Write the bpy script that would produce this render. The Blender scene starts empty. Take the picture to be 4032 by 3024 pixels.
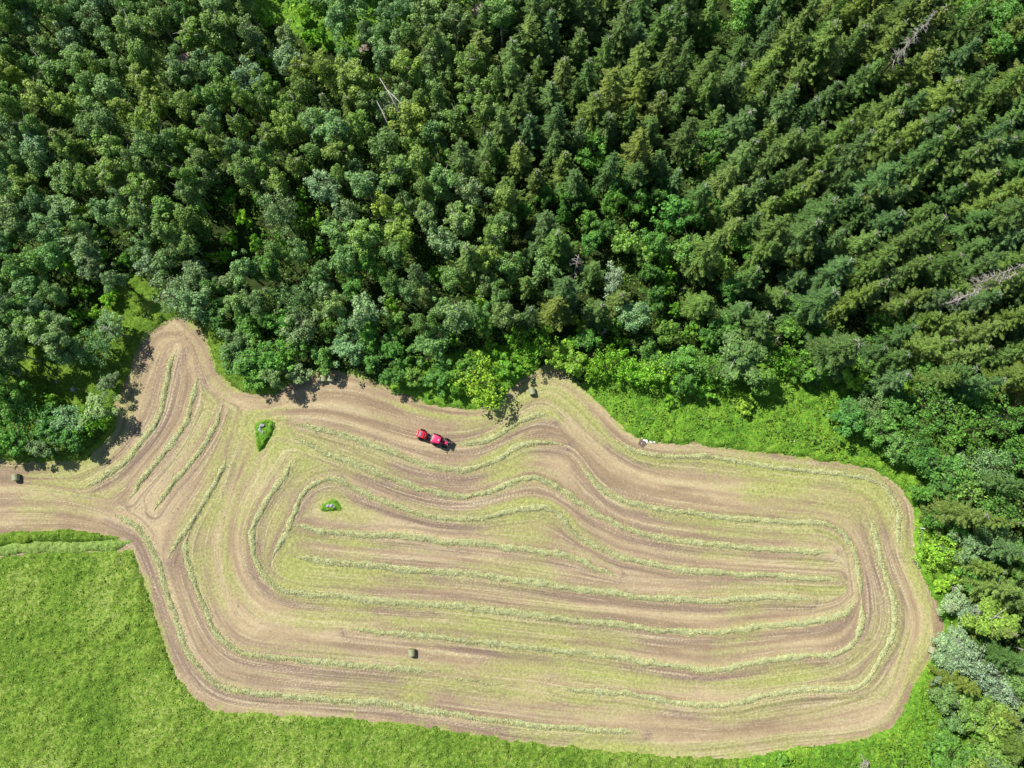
import bpy, math, random
import numpy as np
from mathutils import Vector, Matrix
random.seed(7); rng = np.random.default_rng(7)
R = math.radians
# ------------------------------------------------------------------ camera, sky, sun, exposure
scene = bpy.context.scene
H_CAM, TILT, FPX = 124.0, R(8.5), 2799.0
cam_d = bpy.data.cameras.new("camera"); cam = bpy.data.objects.new("camera", cam_d)
scene.collection.objects.link(cam); scene.camera = cam
cam.location = (0, 0, H_CAM); cam.rotation_euler = (TILT, 0, 0)
cam_d.sensor_width = 36.0; cam_d.lens = 36.0*FPX/4032.0
cam_d.clip_start = 1.0; cam_d.clip_end = 3000.0
SUN_EL, SH = R(50), (0.77, -0.64)            # shadow direction on the ground
world = bpy.data.worlds.new("World"); scene.world = world; world.use_nodes = True
wn = world.node_tree; bg = wn.nodes["Background"]
sky = wn.nodes.new("ShaderNodeTexSky"); sky.sky_type = 'NISHITA'; sky.sun_disc = False
sky.sun_elevation = SUN_EL; sky.sun_rotation = math.atan2(-SH[0], -SH[1])
sky.altitude = 200; sky.air_density = 1.0; sky.dust_density = 0.6
wn.links.new(sky.outputs[0], bg.inputs[0]); bg.inputs[1].default_value = 0.072
sun_d = bpy.data.lights.new("sun", 'SUN'); sun_d.energy = 4.6; sun_d.angle = R(0.53); sun_d.color = (1.0, 0.965, 0.9)
sun = bpy.data.objects.new("sun", sun_d); scene.collection.objects.link(sun)
_d = Vector((SH[0]*math.cos(SUN_EL), SH[1]*math.cos(SUN_EL), -math.sin(SUN_EL)))
sun.rotation_euler = _d.to_track_quat('-Z', 'Y').to_euler(); sun.location = (-60, 60, 100)
vs = scene.view_settings; vs.view_transform = 'Standard'; vs.look = 'None'; vs.gamma = 1.0; vs.exposure = 0.45
scene.render.resolution_x = 1024; scene.render.resolution_y = 768

# ------------------------------------------------------------------ helpers
ct, st = math.cos(TILT), math.sin(TILT); K = 4032/2212.0
def G(px, py, z=0.0):                        # photograph pixel -> point at height z
    x = (px-2016)/FPX; y = (1512-py)/FPX
    d = (x, y*ct+st, y*st-ct)
    t = (z-H_CAM)/d[2]
    return (x*t, d[1]*t)
def V(p, z=0.0): return G(p[0]*K, p[1]*K, z)   # the same in the 2212 px wide view
def P(x, y, z):                              # point -> pixel of the 2212 px wide view
    dz = z-H_CAM
    yc = y*ct+dz*st; zc = -y*st+dz*ct
    return ((2016+FPX*x/-zc)/K, (1512-FPX*yc/-zc)/K)
def poly(pts): return np.array([V(p) for p in pts])
def resample(pts, step, smooth=True):
    p = np.array(pts, float)
    if smooth and len(p) > 2:
        out = []
        q = np.vstack([2*p[0]-p[1], p, 2*p[-1]-p[-2]])
        for i in range(1, len(q)-2):
            t = np.linspace(0, 1, 12, endpoint=False)[:, None]
            a, b, c, d = q[i-1], q[i], q[i+1], q[i+2]
            out.append(.5*((2*b)+(c-a)*t+(2*a-5*b+4*c-d)*t*t+(3*b-a-3*c+d)*t**3))
        p = np.vstack(out+[p[-1:]])
    s = np.r_[0, np.cumsum(np.linalg.norm(np.diff(p, axis=0), axis=1))]
    n = max(2, int(s[-1]/step)+1); u = np.linspace(0, s[-1], n)
    return np.c_[np.interp(u, s, p[:, 0]), np.interp(u, s, p[:, 1])]
def inside(x, y, pg):
    r = np.zeros(np.shape(x), bool); n = len(pg); j = n-1
    for i in range(n):
        xi, yi = pg[i]; xj, yj = pg[j]
        if yi != yj:
            r ^= ((yi > y) != (yj > y)) & (x < (xj-xi)*(y-yi)/(yj-yi)+xi)
        j = i
    return r
def segdist(x, y, pg, closed=True):
    d = np.full(np.shape(x), 1e9); n = len(pg)
    for i in range(n if closed else n-1):
        a = pg[i]; b = pg[(i+1) % n]; ab = b-a; L = (ab**2).sum()+1e-9
        t = np.clip(((x-a[0])*ab[0]+(y-a[1])*ab[1])/L, 0, 1)
        d = np.minimum(d, np.hypot(x-a[0]-t*ab[0], y-a[1]-t*ab[1]))
    return d
_tabs = {}
def vn(x, y, scale, seed=0, octv=3):          # value noise 0..1
    out = 0; amp = 1; tot = 0
    for o in range(octv):
        k = (seed, o)
        if k not in _tabs: _tabs[k] = np.random.default_rng(seed*31+o).random((256, 256))
        T = _tabs[k]; s = scale/2**o
        fx = np.asarray(x)/s+1000; fy = np.asarray(y)/s+1000
        ix = np.floor(fx).astype(int); iy = np.floor(fy).astype(int)
        u = fx-ix; v = fy-iy; u = u*u*(3-2*u); v = v*v*(3-2*v)
        a = T[ix % 256, iy % 256]; b = T[(ix+1) % 256, iy % 256]; c = T[ix % 256, (iy+1) % 256]; d = T[(ix+1) % 256, (iy+1) % 256]
        out = out+amp*((a*(1-u)+b*u)*(1-v)+(c*(1-u)+d*u)*v); tot += amp; amp *= .5
    return out/tot
COL = scene.collection
def link(name, me, parent=None, mats=()):
    for m in mats: me.materials.append(m)
    o = bpy.data.objects.new(name, me); COL.objects.link(o)
    if parent: o.parent = parent
    return o
def mesh_np(name, v, f, mi=None, smooth=False):   # f: (n,4) or (n,3)
    me = bpy.data.meshes.new(name); v = np.asarray(v, np.float32); f = np.asarray(f, np.int32)
    me.vertices.add(len(v)); me.vertices.foreach_set("co", v.ravel())
    k = f.shape[1]; me.loops.add(f.size); me.loops.foreach_set("vertex_index", f.ravel())
    me.polygons.add(len(f)); me.polygons.foreach_set("loop_start", np.arange(0, f.size, k, dtype=np.int32))
    try: me.polygons.foreach_set("loop_total", np.full(len(f), k, dtype=np.int32))
    except Exception: pass
    if mi is not None: me.polygons.foreach_set("material_index", np.asarray(mi, np.int32))
    if smooth: me.polygons.foreach_set("use_smooth", np.ones(len(f), bool))
    me.update(calc_edges=True); me.validate()
    return me
def quads(c, n, L, W, along=None, r=None):     # leaf faces: centre, normal, length, width
    r = r or rng
    c = np.asarray(c, float); n = np.asarray(n, float); N = len(c)
    n = n/(np.linalg.norm(n, axis=1, keepdims=True)+1e-9)
    a = r.normal(size=(N, 3)) if along is None else np.asarray(along, float)
    a = a-n*(a*n).sum(1, keepdims=True); a /= np.linalg.norm(a, axis=1, keepdims=True)+1e-9
    b = np.cross(n, a)
    L = np.broadcast_to(np.asarray(L, float), (N,))[:, None]/2; W = np.broadcast_to(np.asarray(W, float), (N,))[:, None]/2
    bend = n*L*0.25
    v = np.stack([c-a*L, c+b*W+bend*.6, c+a*L, c-b*W+bend*.6], 1).reshape(-1, 3)
    f = np.arange(4*N).reshape(-1, 4)
    return v, f
def join(parts):
    vs_, fs_, k = [], [], 0
    for v, f in parts:
        vs_.append(v); fs_.append(np.asarray(f)+k); k += len(v)
    return np.vstack(vs_), np.vstack(fs_)
def tag(o, label=None, cat=None, group=None, kind=None):
    if label: o["label"] = label
    if cat: o["category"] = cat
    if group: o["group"] = group
    if kind: o["kind"] = kind
    return o
def empty(name, loc, rz=0.0):
    o = bpy.data.objects.new(name, None); COL.objects.link(o); o.location = loc; o.rotation_euler = (0, 0, rz)
    o.empty_display_size = .5
    return o
def copy_tree(o, parent=None):
    c = o.copy(); COL.objects.link(c); c.parent = parent
    for ch in list(o.children): copy_tree(ch, c)
    return c
class MB:                                      # collects boxes, tubes, discs as one mesh
    def __init__(s): s.v = []; s.f = []; s.m = []
    def add(s, v, f, m=0):
        k = len(s.v); s.v += [tuple(p) for p in v]; s.f += [[i+k for i in q] for q in f]; s.m += [m]*len(f); return s
    def box(s, lo, hi, m=0, top=(0, 0), rot=None):      # top: inset of the upper face in x, y
        x0, y0, z0 = lo; x1, y1, z1 = hi; a, b = top
        v = [(x0, y0, z0), (x1, y0, z0), (x1, y1, z0), (x0, y1, z0), (x0+a, y0+b, z1), (x1-a, y0+b, z1), (x1-a, y1-b, z1), (x0+a, y1-b, z1)]
        if rot is not None: v = [tuple(rot @ Vector(p)) for p in v]
        return s.add(v, [[3, 2, 1, 0], [4, 5, 6, 7], [0, 1, 5, 4], [1, 2, 6, 5], [2, 3, 7, 6], [3, 0, 4, 7]], m)
    def tube(s, pts, rad, n=8, m=0):
        pts = [Vector(p) for p in pts]; rr = rad if hasattr(rad, '__len__') else [rad]*len(pts)
        v = []
        for i, p in enumerate(pts):
            d = (pts[min(i+1, len(pts)-1)]-pts[max(i-1, 0)]).normalized()
            u = d.cross(Vector((0, 0, 1)));  u = Vector((1, 0, 0)) if u.length < 1e-3 else u.normalized()
            w = d.cross(u)
            for k in range(n):
                a = 2*math.pi*k/n; v.append(p+(u*math.cos(a)+w*math.sin(a))*rr[i])
        f = [[i*n+k, i*n+(k+1) % n, (i+1)*n+(k+1) % n, (i+1)*n+k] for i in range(len(pts)-1) for k in range(n)]
        f += [list(range(n))[::-1], [(len(pts)-1)*n+k for k in range(n)]]
        return s.add(v, f, m)
    def lathe(s, prof, n=24, axis='y', c=(0, 0, 0), m=0):   # prof: (offset along axis, radius)
        v = []
        for o, r in prof:
            for k in range(n):
                a = 2*math.pi*k/n; q = (r*math.cos(a), o, r*math.sin(a)) if axis == 'y' else ((o, r*math.cos(a), r*math.sin(a)) if axis == 'x' else (r*math.cos(a), r*math.sin(a), o))
                v.append((q[0]+c[0], q[1]+c[1], q[2]+c[2]))
        N = len(prof)
        f = [[i*n+k, i*n+(k+1) % n, (i+1)*n+(k+1) % n, (i+1)*n+k] for i in range(N-1) for k in range(n)]
        f += [list(range(n))[::-1], [(N-1)*n+k for k in range(n)]]
        return s.add(v, f, m)
    def build(s, name, mats, parent=None, bevel=0.0, smooth=False):
        me = bpy.data.meshes.new(name); me.from_pydata(s.v, [], s.f); me.validate()
        for m in (mats if isinstance(mats, (list, tuple)) else [mats]): me.materials.append(m)
        me.polygons.foreach_set("material_index", s.m[:len(me.polygons)])
        if smooth:
            me.polygons.foreach_set("use_smooth", [True]*len(me.polygons))
        me.update()
        o = bpy.data.objects.new(name, me); COL.objects.link(o)
        if parent: o.parent = parent
        if bevel:
            b = o.modifiers.new("bevel", 'BEVEL'); b.width = bevel; b.segments = 2; b.limit_method = 'ANGLE'
        return o

# ------------------------------------------------------------------ materials
class NT:
    def __init__(s, name):
        s.m = bpy.data.materials.new(name); s.m.use_nodes = True; s.t = s.m.node_tree; s.n = s.t.nodes; s.b = s.n["Principled BSDF"]; s.out = s.n["Material Output"]
    def node(s, t, **kw):
        x = s.n.new(t)
        for k, v in kw.items(): setattr(x, k, v)
        return x
    def L(s, a, b): s.t.links.new(a, b)
    def pos(s): return s.node("ShaderNodeNewGeometry").outputs["Position"]
    def noise(s, scale, detail=4, vec=None, rough=.6, dist=0):
        x = s.node("ShaderNodeTexNoise"); x.inputs["Scale"].default_value = scale; x.inputs["Detail"].default_value = detail
        x.inputs["Roughness"].default_value = rough; x.inputs["Distortion"].default_value = dist
        if vec is not None: s.L(vec, x.inputs["Vector"])
        return x.outputs["Fac"]
    def ramp(s, fac, stops):
        x = s.node("ShaderNodeValToRGB"); e = x.color_ramp.elements
        while len(e) < len(stops): e.new(.5)
        for i, (p, c) in enumerate(stops): e[i].position = p; e[i].color = (*c, 1) if len(c) == 3 else c
        s.L(fac, x.inputs[0]); return x.outputs[0]
    def mix(s, fac, a, b, mode='MIX'):
        x = s.node("ShaderNodeMix", data_type='RGBA', blend_type=mode)
        for sock, val in ((x.inputs[0], fac), (x.inputs[6], a), (x.inputs[7], b)):
            if hasattr(val, 'is_output'): s.L(val, sock)
            else: sock.default_value = val if not isinstance(val, tuple) else (*val, 1)
        return x.outputs[2]
    def math(s, op, a, b=0.0, clamp=False):
        x = s.node("ShaderNodeMath", operation=op, use_clamp=clamp)
        for i, val in enumerate((a, b)):
            if hasattr(val, 'is_output'): s.L(val, x.inputs[i])
            else: x.inputs[i].default_value = val
        return x.outputs[0]
    def attr(s, name): return s.node("ShaderNodeAttribute", attribute_name=name).outputs["Fac"]
    def bump(s, h, strength=.5, dist=.1):
        x = s.node("ShaderNodeBump"); x.inputs["Strength"].default_value = strength; x.inputs["Distance"].default_value = dist
        s.L(h, x.inputs["Height"]); s.L(x.outputs[0], s.b.inputs["Normal"])
    def fin(s, col=None, rough=.85, spec=.2, metal=0):
        if col is not None:
            if hasattr(col, 'is_output'): s.L(col, s.b.inputs["Base Color"])
            else: s.b.inputs["Base Color"].default_value = (*col, 1)
        s.b.inputs["Roughness"].default_value = rough; s.b.inputs["Specular IOR Level"].default_value = spec; s.b.inputs["Metallic"].default_value = metal
        return s.m
def leaf_mat(name, trans=.3, rough=.55, spec=.35, var=.38, tint=(1.2, 1.12, .7)):
    t = NT(name); oi = t.node("ShaderNodeObjectInfo"); g = t.node("ShaderNodeNewGeometry")
    rnd = g.outputs["Random Per Island"]
    f = t.math('MULTIPLY_ADD', rnd, var*2); f.node.inputs[2].default_value = 1-var
    tc = t.node("ShaderNodeTexCoord").outputs["Object"]
    nz = t.noise(.45, 3, tc)
    f2 = t.math('MULTIPLY_ADD', nz, .7); f2.node.inputs[2].default_value = .65
    c = t.mix(1.0, oi.outputs["Color"], f, 'MULTIPLY'); c = t.mix(1.0, c, f2, 'MULTIPLY')
    c2 = t.mix(1.0, c, tint, 'MULTIPLY'); c = t.mix(t.math('POWER', rnd, 3.0), c, c2)
    t.fin(c, rough, spec)
    tr = t.node("ShaderNodeBsdfTranslucent"); t.L(t.mix(1.0, c, (1.1, 1.35, .45), 'MULTIPLY'), tr.inputs[0])
    ms = t.node("ShaderNodeMixShader"); ms.inputs[0].default_value = trans
    t.L(t.b.outputs[0], ms.inputs[1]); t.L(tr.outputs[0], ms.inputs[2]); t.L(ms.outputs[0], t.out.inputs[0])
    return t.m
def plain(name, col, rough=.6, spec=.4, metal=0, scale=3.0, amt=.25, bump=0):
    t = NT(name); tc = t.node("ShaderNodeTexCoord").outputs["Object"]; n = t.noise(scale, 5, tc)
    lo = tuple(c*(1-amt) for c in col); hi = tuple(min(1, c*(1+amt)) for c in col)
    c = t.ramp(n, [(.3, lo), (.7, hi)])
    if bump: t.bump(n, .6, bump)
    return t.fin(c, rough, spec, metal)
M = {}
M['leaf'] = leaf_mat("leaf_broad"); M['needle'] = leaf_mat("leaf_needle", trans=.12, rough=.65, spec=.25, var=.35, tint=(1.25, 1.2, .85))
M['birch_leaf'] = leaf_mat("leaf_birch", trans=.22, var=.4, tint=(1.2, 1.12, .8))
M['grass'] = leaf_mat("leaf_grass", trans=.25, rough=.7, spec=.2, var=.52, tint=(1.4, 1.2, 1.0))
M['bark'] = plain("bark_brown", (.085, .065, .05), .9, .1, scale=6)
M['bark_pale'] = plain("bark_pale", (.42, .40, .36), .8, .2, scale=4, amt=.45)
M['dead'] = plain("dead_wood", (.40, .36, .33), .85, .15, scale=3, amt=.3)
M['stone'] = plain("stone_pale", (.50, .47, .46), .85, .25, scale=2.5, amt=.4, bump=.05)
M['rock'] = plain("rock_grey", (.40, .39, .40), .85, .25, scale=1.8, amt=.4, bump=.08)
M['red'] = plain("paint_red", (.70, .022, .05), .32, .5, scale=2, amt=.1)
M['pink'] = plain("paint_roof_red", (.66, .02, .12), .45, .5, scale=2, amt=.08)
M['black'] = plain("metal_black", (.018, .018, .02), .5, .4, scale=5)
M['rubber'] = plain("rubber", (.028, .028, .03), .85, .25, scale=8)
M['grey'] = plain("metal_grey", (.35, .35, .36), .45, .5, metal=.3, scale=5)
M['dgrey'] = plain("metal_dark_grey", (.12, .12, .13), .5, .4, scale=5)
M['whitep'] = plain("paint_white", (.8, .8, .78), .5, .4, scale=5, amt=.1)
M['plastic'] = plain("plastic_white", (.85, .86, .9), .35, .5, scale=4, amt=.05)
M['post'] = plain("post_white", (.78, .8, .8), .6, .3, scale=4, amt=.15)
M['wood'] = plain("wood_split", (.52, .44, .36), .8, .2, scale=5, amt=.4)
t = NT("cab_glass"); M['glass'] = t.fin((.03, .04, .045), .08, .6)
t = NT("wire_net"); M['wire'] = t.fin((.25, .45, .36), .6, .3)

# ------------------------------------------------------------------ outlines read off the photograph (2212 px wide view)
FIELD = [(-140, 985), (60, 1000), (190, 992), (248, 930), (246, 875), (277, 803), (293, 756), (310, 726), (353, 694), (400, 690), (447, 728), (460, 770), (473, 803), (500, 830),
 (527, 846), (567, 853), (600, 846), (633, 826), (667, 812), (697, 800), (737, 808), (787, 820), (847, 843), (880, 853), (924, 870), (970, 880), (1027, 882), (1075, 875), (1104, 840),
 (1127, 820), (1150, 812), (1180, 790), (1215, 795), (1240, 825), (1270, 846), (1304, 876), (1337, 913), (1364, 940), (1404, 954), (1474, 958), (1507, 957), (1557, 965), (1641, 976), (1757, 988), (1841, 1003),
 (1884, 1013), (1924, 1033), (1951, 1063), (1972, 1100), (1975, 1139), (1975, 1183), (1987, 1233), (2007, 1273), (2027, 1303), (2037, 1336), (2041, 1369), (2027, 1406), (1997, 1446), (1974, 1479),
 (1954, 1536), (1924, 1573), (1874, 1596), (1807, 1606), (1724, 1613), (1657, 1629), (1591, 1639), (1474, 1637), (1370, 1626), (1170, 1609), (1020, 1589), (904, 1569), (737, 1553), (667, 1549),
 (500, 1539), (460, 1533), (417, 1506), (383, 1466), (360, 1416), (333, 1323), (310, 1256), (290, 1189), (200, 1194), (100, 1199), (0, 1208), (-140, 1226)]
ROWS = {
 'a': [(383, 756), (370, 786), (363, 820), (355, 853), (348, 886), (333, 920), (307, 953), (277, 990), (247, 1016), (213, 1036), (183, 1053)],
 'b': [(425, 815), (422, 843), (413, 873), (407, 900), (388, 933), (363, 970), (333, 1006), (300, 1046), (280, 1076)],
 'c': [(481, 876), (473, 896), (463, 923), (443, 956), (417, 993), (390, 1026), (360, 1063), (333, 1103)],
 'd': [(488, 985), (480, 1016), (460, 1053), (430, 1103), (407, 1139), (387, 1166), (363, 1203)],
 'e': [(247, 1111), (277, 1126), (300, 1143), (317, 1166), (333, 1196), (350, 1239), (363, 1283), (377, 1326), (393, 1373), (410, 1413), (437, 1449), (467, 1476), (500, 1489), (550, 1496), (617, 1504),
       (700, 1511), (820, 1518), (904, 1531), (1004, 1546), (1104, 1559), (1204, 1571), (1310, 1578), (1380, 1582)],
 'f': [(407, 1149), (402, 1189), (413, 1233), (430, 1283), (447, 1326), (467, 1363), (490, 1389), (523, 1409), (583, 1418), (650, 1426), (733, 1434), (804, 1439), (870, 1446), (934, 1451)],
 'g': [(1204, 1481), (1254, 1491), (1354, 1498), (1474, 1519), (1574, 1521), (1641, 1506), (1724, 1491), (1807, 1489), (1851, 1483), (1881, 1456), (1904, 1416), (1927, 1373), (1932, 1323), (1924, 1273),
       (1904, 1219), (1894, 1173), (1887, 1143), (1873, 1116)],
 'h': [(633, 993), (617, 1023), (587, 1066), (563, 1103), (547, 1136), (545, 1173), (552, 1209), (567, 1239), (590, 1263), (627, 1279), (683, 1286), (737, 1289), (820, 1299), (904, 1304), (987, 1308),
       (1070, 1319), (1154, 1329), (1237, 1339), (1320, 1346), (1404, 1358), (1474, 1366), (1541, 1366), (1607, 1358), (1674, 1351), (1741, 1346), (1791, 1336), (1827, 1323), (1849, 1303)],
 'i': [(590, 1206), (607, 1173), (620, 1149), (633, 1113), (640, 1100), (650, 1073), (673, 1050), (700, 1038), (730, 1036), (770, 1056), (820, 1080), (887, 1102), (904, 1109), (954, 1119), (1020, 1121),
       (1070, 1113), (1120, 1101), (1170, 1095), (1194, 1103), (1217, 1119), (1230, 1139), (1257, 1163), (1297, 1183), (1337, 1203), (1387, 1213), (1474, 1231), (1574, 1239), (1674, 1244), (1741, 1248), (1811, 1251)],
 'j': [(633, 946), (660, 956), (700, 976), (737, 991), (787, 1010), (837, 1030), (887, 1050), (937, 1063), (997, 1071), (1054, 1063), (1104, 1043), (1147, 1031), (1180, 1038), (1220, 1063), (1257, 1090),
       (1284, 1109), (1320, 1126), (1354, 1143), (1404, 1156), (1474, 1168), (1557, 1178), (1641, 1186), (1724, 1189), (1791, 1193)],
 'k': [(637, 915), (677, 923), (737, 940), (804, 960), (870, 986), (937, 1008), (987, 1015), (1030, 1010), (1070, 993), (1110, 970), (1144, 958), (1184, 956), (1215, 960)],
 'l': [(1252, 1000), (1270, 1026), (1304, 1060), (1354, 1083), (1404, 1095), (1474, 1106), (1557, 1116), (1641, 1123), (1724, 1128), (1774, 1129), (1807, 1143), (1831, 1163), (1847, 1199), (1854, 1246), (1861, 1293)],
 'm': [(1861, 1297), (1862, 1333), (1851, 1373), (1831, 1399), (1797, 1414), (1741, 1416), (1674, 1423), (1607, 1436), (1524, 1448), (1474, 1441), (1404, 1431), (1304, 1416), (1170, 1401), (1054, 1389),
       (970, 1379), (870, 1371), (804, 1364), (754, 1358)],
 'n': [(985, 958), (1020, 958), (1054, 951), (1087, 933), (1130, 908), (1170, 896), (1190, 898)],
 'o': [(1330, 950), (1354, 966), (1387, 980), (1437, 986), (1474, 986), (1524, 986), (1591, 996), (1674, 1010), (1774, 1020), (1841, 1028), (1891, 1041), (1917, 1060), (1937, 1093), (1942, 1113), (1939, 1150), (1940, 1183)],
 'p': [(633, 1133), (673, 1143), (737, 1152), (820, 1156), (887, 1158), (954, 1169), (1037, 1174), (1104, 1183), (1187, 1194), (1254, 1209), (1287, 1228), (1330, 1244)],
 'q': [(633, 1203), (700, 1211), (737, 1216), (820, 1224), (904, 1233), (987, 1238), (1070, 1246), (1154, 1258), (1237, 1271), (1320, 1281), (1404, 1291), (1474, 1295), (1541, 1299), (1607, 1293), (1674, 1289), (1747, 1294)],
 'r': [(964, 1461), (1037, 1473), (1087, 1478)],
}
ROWLAB = {
 'a': "long curved hay row nearest the left-hand trees, running down from the field's upper left tip", 'b': "second curved hay row from the left-hand trees, shorter than the first",
 'c': "third curved hay row, ending just left of the teardrop grass patch", 'd': "straight hay row slanting below the teardrop grass patch to the field's narrow waist",
 'e': "outermost hay row following the tall green crop, along the bottom of the mown field", 'f': "hay row just inside the outermost one, turning the lower left corner below the bale",
 'g': "hay row sweeping up the right side of the field from the bottom centre", 'h': "long hay row curving round the inner left bend then running right under the straight rows",
 'i': "wavy hay row looping over the small stony grass patch and running on to the right", 'j': "wavy hay row directly above the loop around the small stony patch",
 'k': "wavy hay row just below the tractor, ending at the crest of the bend", 'l': "hay row from the crest down to the right and round the right-hand turn",
 'm': "hay row returning left from the right-hand turn, just above the lone bale", 'n': "short hay row directly in front of the red tractor",
 'o': "upper right hay row beside the lush green margin, bending down the right edge", 'p': "straight hay row just below the small stony patch, fading at the middle",
 'q': "straight thick hay row in the middle of the inner field, between two curved ones", 'r': "very thin short hay row right of the lone bale"}
FLOW = [  # extra lines the mower and the wheels followed
 [(353, 700), (330, 740), (300, 800), (275, 870), (262, 930), (215, 985), (120, 1020), (-60, 1030)], [(395, 705), (430, 745), (450, 800), (480, 842), (540, 868), (600, 866), (680, 835), (760, 835), (850, 862), (930, 888), (1027, 900), (1080, 892), (1130, 850), (1180, 830), (1230, 845), (1290, 900), (1350, 960), (1410, 975)],
 [(330, 720), (400, 725), (425, 780), (450, 840), (500, 868), (560, 880), (640, 868), (760, 872), (860, 900), (960, 925), (1040, 920), (1110, 880), (1170, 855), (1220, 880), (1300, 960), (1390, 1015), (1500, 1035), (1700, 1055), (1840, 1070), (1890, 1100), (1915, 1160), (1950, 1250), (1985, 1340), (1960, 1440), (1930, 1520), (1860, 1560), (1700, 1575), (1500, 1600), (1300, 1600), (1100, 1585), (900, 1555), (700, 1535), (510, 1520), (430, 1480), (385, 1400), (350, 1300), (310, 1200)],
 [(600, 890), (700, 890), (800, 915), (900, 945), (1000, 945), (1100, 905), (1170, 872), (1230, 920), (1290, 985), (1370, 1035), (1500, 1060), (1700, 1080), (1830, 1100)],
 [(520, 890), (505, 950), (495, 1020), (480, 1100), (460, 1180), (470, 1260), (500, 1340), (550, 1375), (650, 1385), (800, 1400), (1000, 1425), (1250, 1450), (1450, 1480), (1600, 1480), (1800, 1450), (1880, 1400)],
 [(560, 1000), (520, 1080), (500, 1160), (510, 1240), (560, 1310), (650, 1335), (800, 1340)],
 [(-100, 1075), (60, 1070), (180, 1085), (260, 1110)], [(-100, 1110), (80, 1105), (200, 1120), (280, 1150)], [(-100, 1035), (60, 1040), (180, 1062)],
 [(1450, 1570), (1600, 1580), (1750, 1560), (1900, 1520)], [(760, 1180), (1000, 1205), (1200, 1235), (1400, 1265), (1700, 1270)],
 [(1975, 1230), (2010, 1320), (2015, 1390), (1960, 1470), (1930, 1540)], [(-100, 1150), (60, 1145), (180, 1145), (260, 1160)],
 [(1260, 1010), (1310, 1090), (1400, 1130), (1560, 1150), (1750, 1160)], [(420, 880), (380, 960), (310, 1040), (250, 1090)], [(450, 900), (400, 990), (330, 1080)],
 [(560, 905), (500, 1000), (440, 1090), (390, 1180)]]
field_pg = poly(FIELD)
rows_w = {k: resample([V(p) for p in v], .2) for k, v in ROWS.items()}

# ------------------------------------------------------------------ ground
t = NT("forest_floor"); p_ = t.pos()
c = t.ramp(t.noise(.35, 6, p_), [(.3, (.02, .028, .010)), (.5, (.035, .055, .014)), (.62, (.05, .075, .018)), (.75, (.06, .055, .03))])
t.bump(t.noise(3, 5, p_), .8, .2); M['floor'] = t.fin(c, .95, .1)
g = MB(); g.add([(-900, -900, -.02), (900, -900, -.02), (900, 900, -.02), (-900, 900, -.02)], [[0, 1, 2, 3]])
tag(g.build("ground", M['floor']), "dark leafy forest floor reaching beyond the trees", kind='structure')

# mown field: streaks follow the mower (line integral convolution of noise along the driving lines)
RES = .16; gx = np.arange(-101, 96, RES); gy = np.arange(-80, 42, RES); NX, NY = len(gx), len(gy)
samp = []
for ln, w in [(r, 1.0) for r in ROWS.values()]+[(f, .8) for f in FLOW]:
    q = resample([V(p) for p in ln], 1.2); d = np.gradient(q, axis=0); a = 2*np.arctan2(d[:, 1], d[:, 0])
    samp.append(np.c_[q, w*np.cos(a), w*np.sin(a), np.full(len(q), w)])
samp = np.vstack(samp)
cx = np.arange(gx[0], gx[-1]+1.5, 1.0); cy = np.arange(gy[0], gy[-1]+1.5, 1.0)
CX, CY = np.meshgrid(cx, cy, indexing='ij'); A = np.zeros(CX.shape); B = np.zeros(CX.shape)
for s in range(0, len(samp), 200):
    q = samp[s:s+200]; d2 = (CX[..., None]-q[:, 0])**2+(CY[..., None]-q[:, 1])**2+.3
    w = 1/d2**1.6; A += (w*q[:, 2]).sum(-1); B += (w*q[:, 3]).sum(-1)
GX, GY = np.meshgrid(gx, gy, indexing='ij')
def bil(T, x, y, x0, y0, r):
    fx = np.clip((x-x0)/r, 0, T.shape[0]-1.001); fy = np.clip((y-y0)/r, 0, T.shape[1]-1.001)
    i = fx.astype(int); j = fy.astype(int); u = fx-i; v = fy-j
    return (T[i, j]*(1-u)+T[i+1, j]*u)*(1-v)+(T[i, j+1]*(1-u)+T[i+1, j+1]*u)*v
nrm = np.hypot(A, B)+1e-20
AA = bil(A/nrm, GX, GY, cx[0], cy[0], 1.0); BB = bil(B/nrm, GX, GY, cx[0], cy[0], 1.0)
ang = .5*np.arctan2(BB, AA); DX, DY = np.cos(ang), np.sin(ang)
nz1 = rng.random((NX, NY)); nz2 = vn(GX, GY, .9, 3, 1); nz3 = vn(GX, GY, 2.6, 4, 2)
srcs = [(nz1, 26), (nz2, 60), (nz3, 80)]; acc = [n.copy()*1.0 for n, _ in srcs]; cnt = [1.0, 1.0, 1.0]
for sgn in (1, -1):
    X = GX.copy(); Y = GY.copy(); px_ = DX*sgn; py_ = DY*sgn
    for k in range(80):
        X += px_*.22; Y += py_*.22
        i = np.clip(((X-gx[0])/RES+.5).astype(int), 0, NX-1); j = np.clip(((Y-gy[0])/RES+.5).astype(int), 0, NY-1)
        dx, dy = DX[i, j], DY[i, j]; s = np.sign(dx*px_+dy*py_); s[s == 0] = 1; px_ = dx*s; py_ = dy*s
        for q, (n, L) in enumerate(srcs):
            if k < L: acc[q] += n[i, j]; cnt[q] += 1 if sgn == 1 else 1
lic = []
for q in range(3):
    a = acc[q]/cnt[q]; a = (a-a.mean())/a.std(); lic.append(np.clip(.5+a*.2, 0, 1))
rowpts = np.vstack([np.c_[r, np.gradient(r, axis=0)] for r in rows_w.values()])
flowpts = np.vstack([resample([V(p) for p in f], .3) for f in FLOW])
dmin = np.full((NX, NY), 9.0); side = np.zeros((NX, NY))
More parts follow.
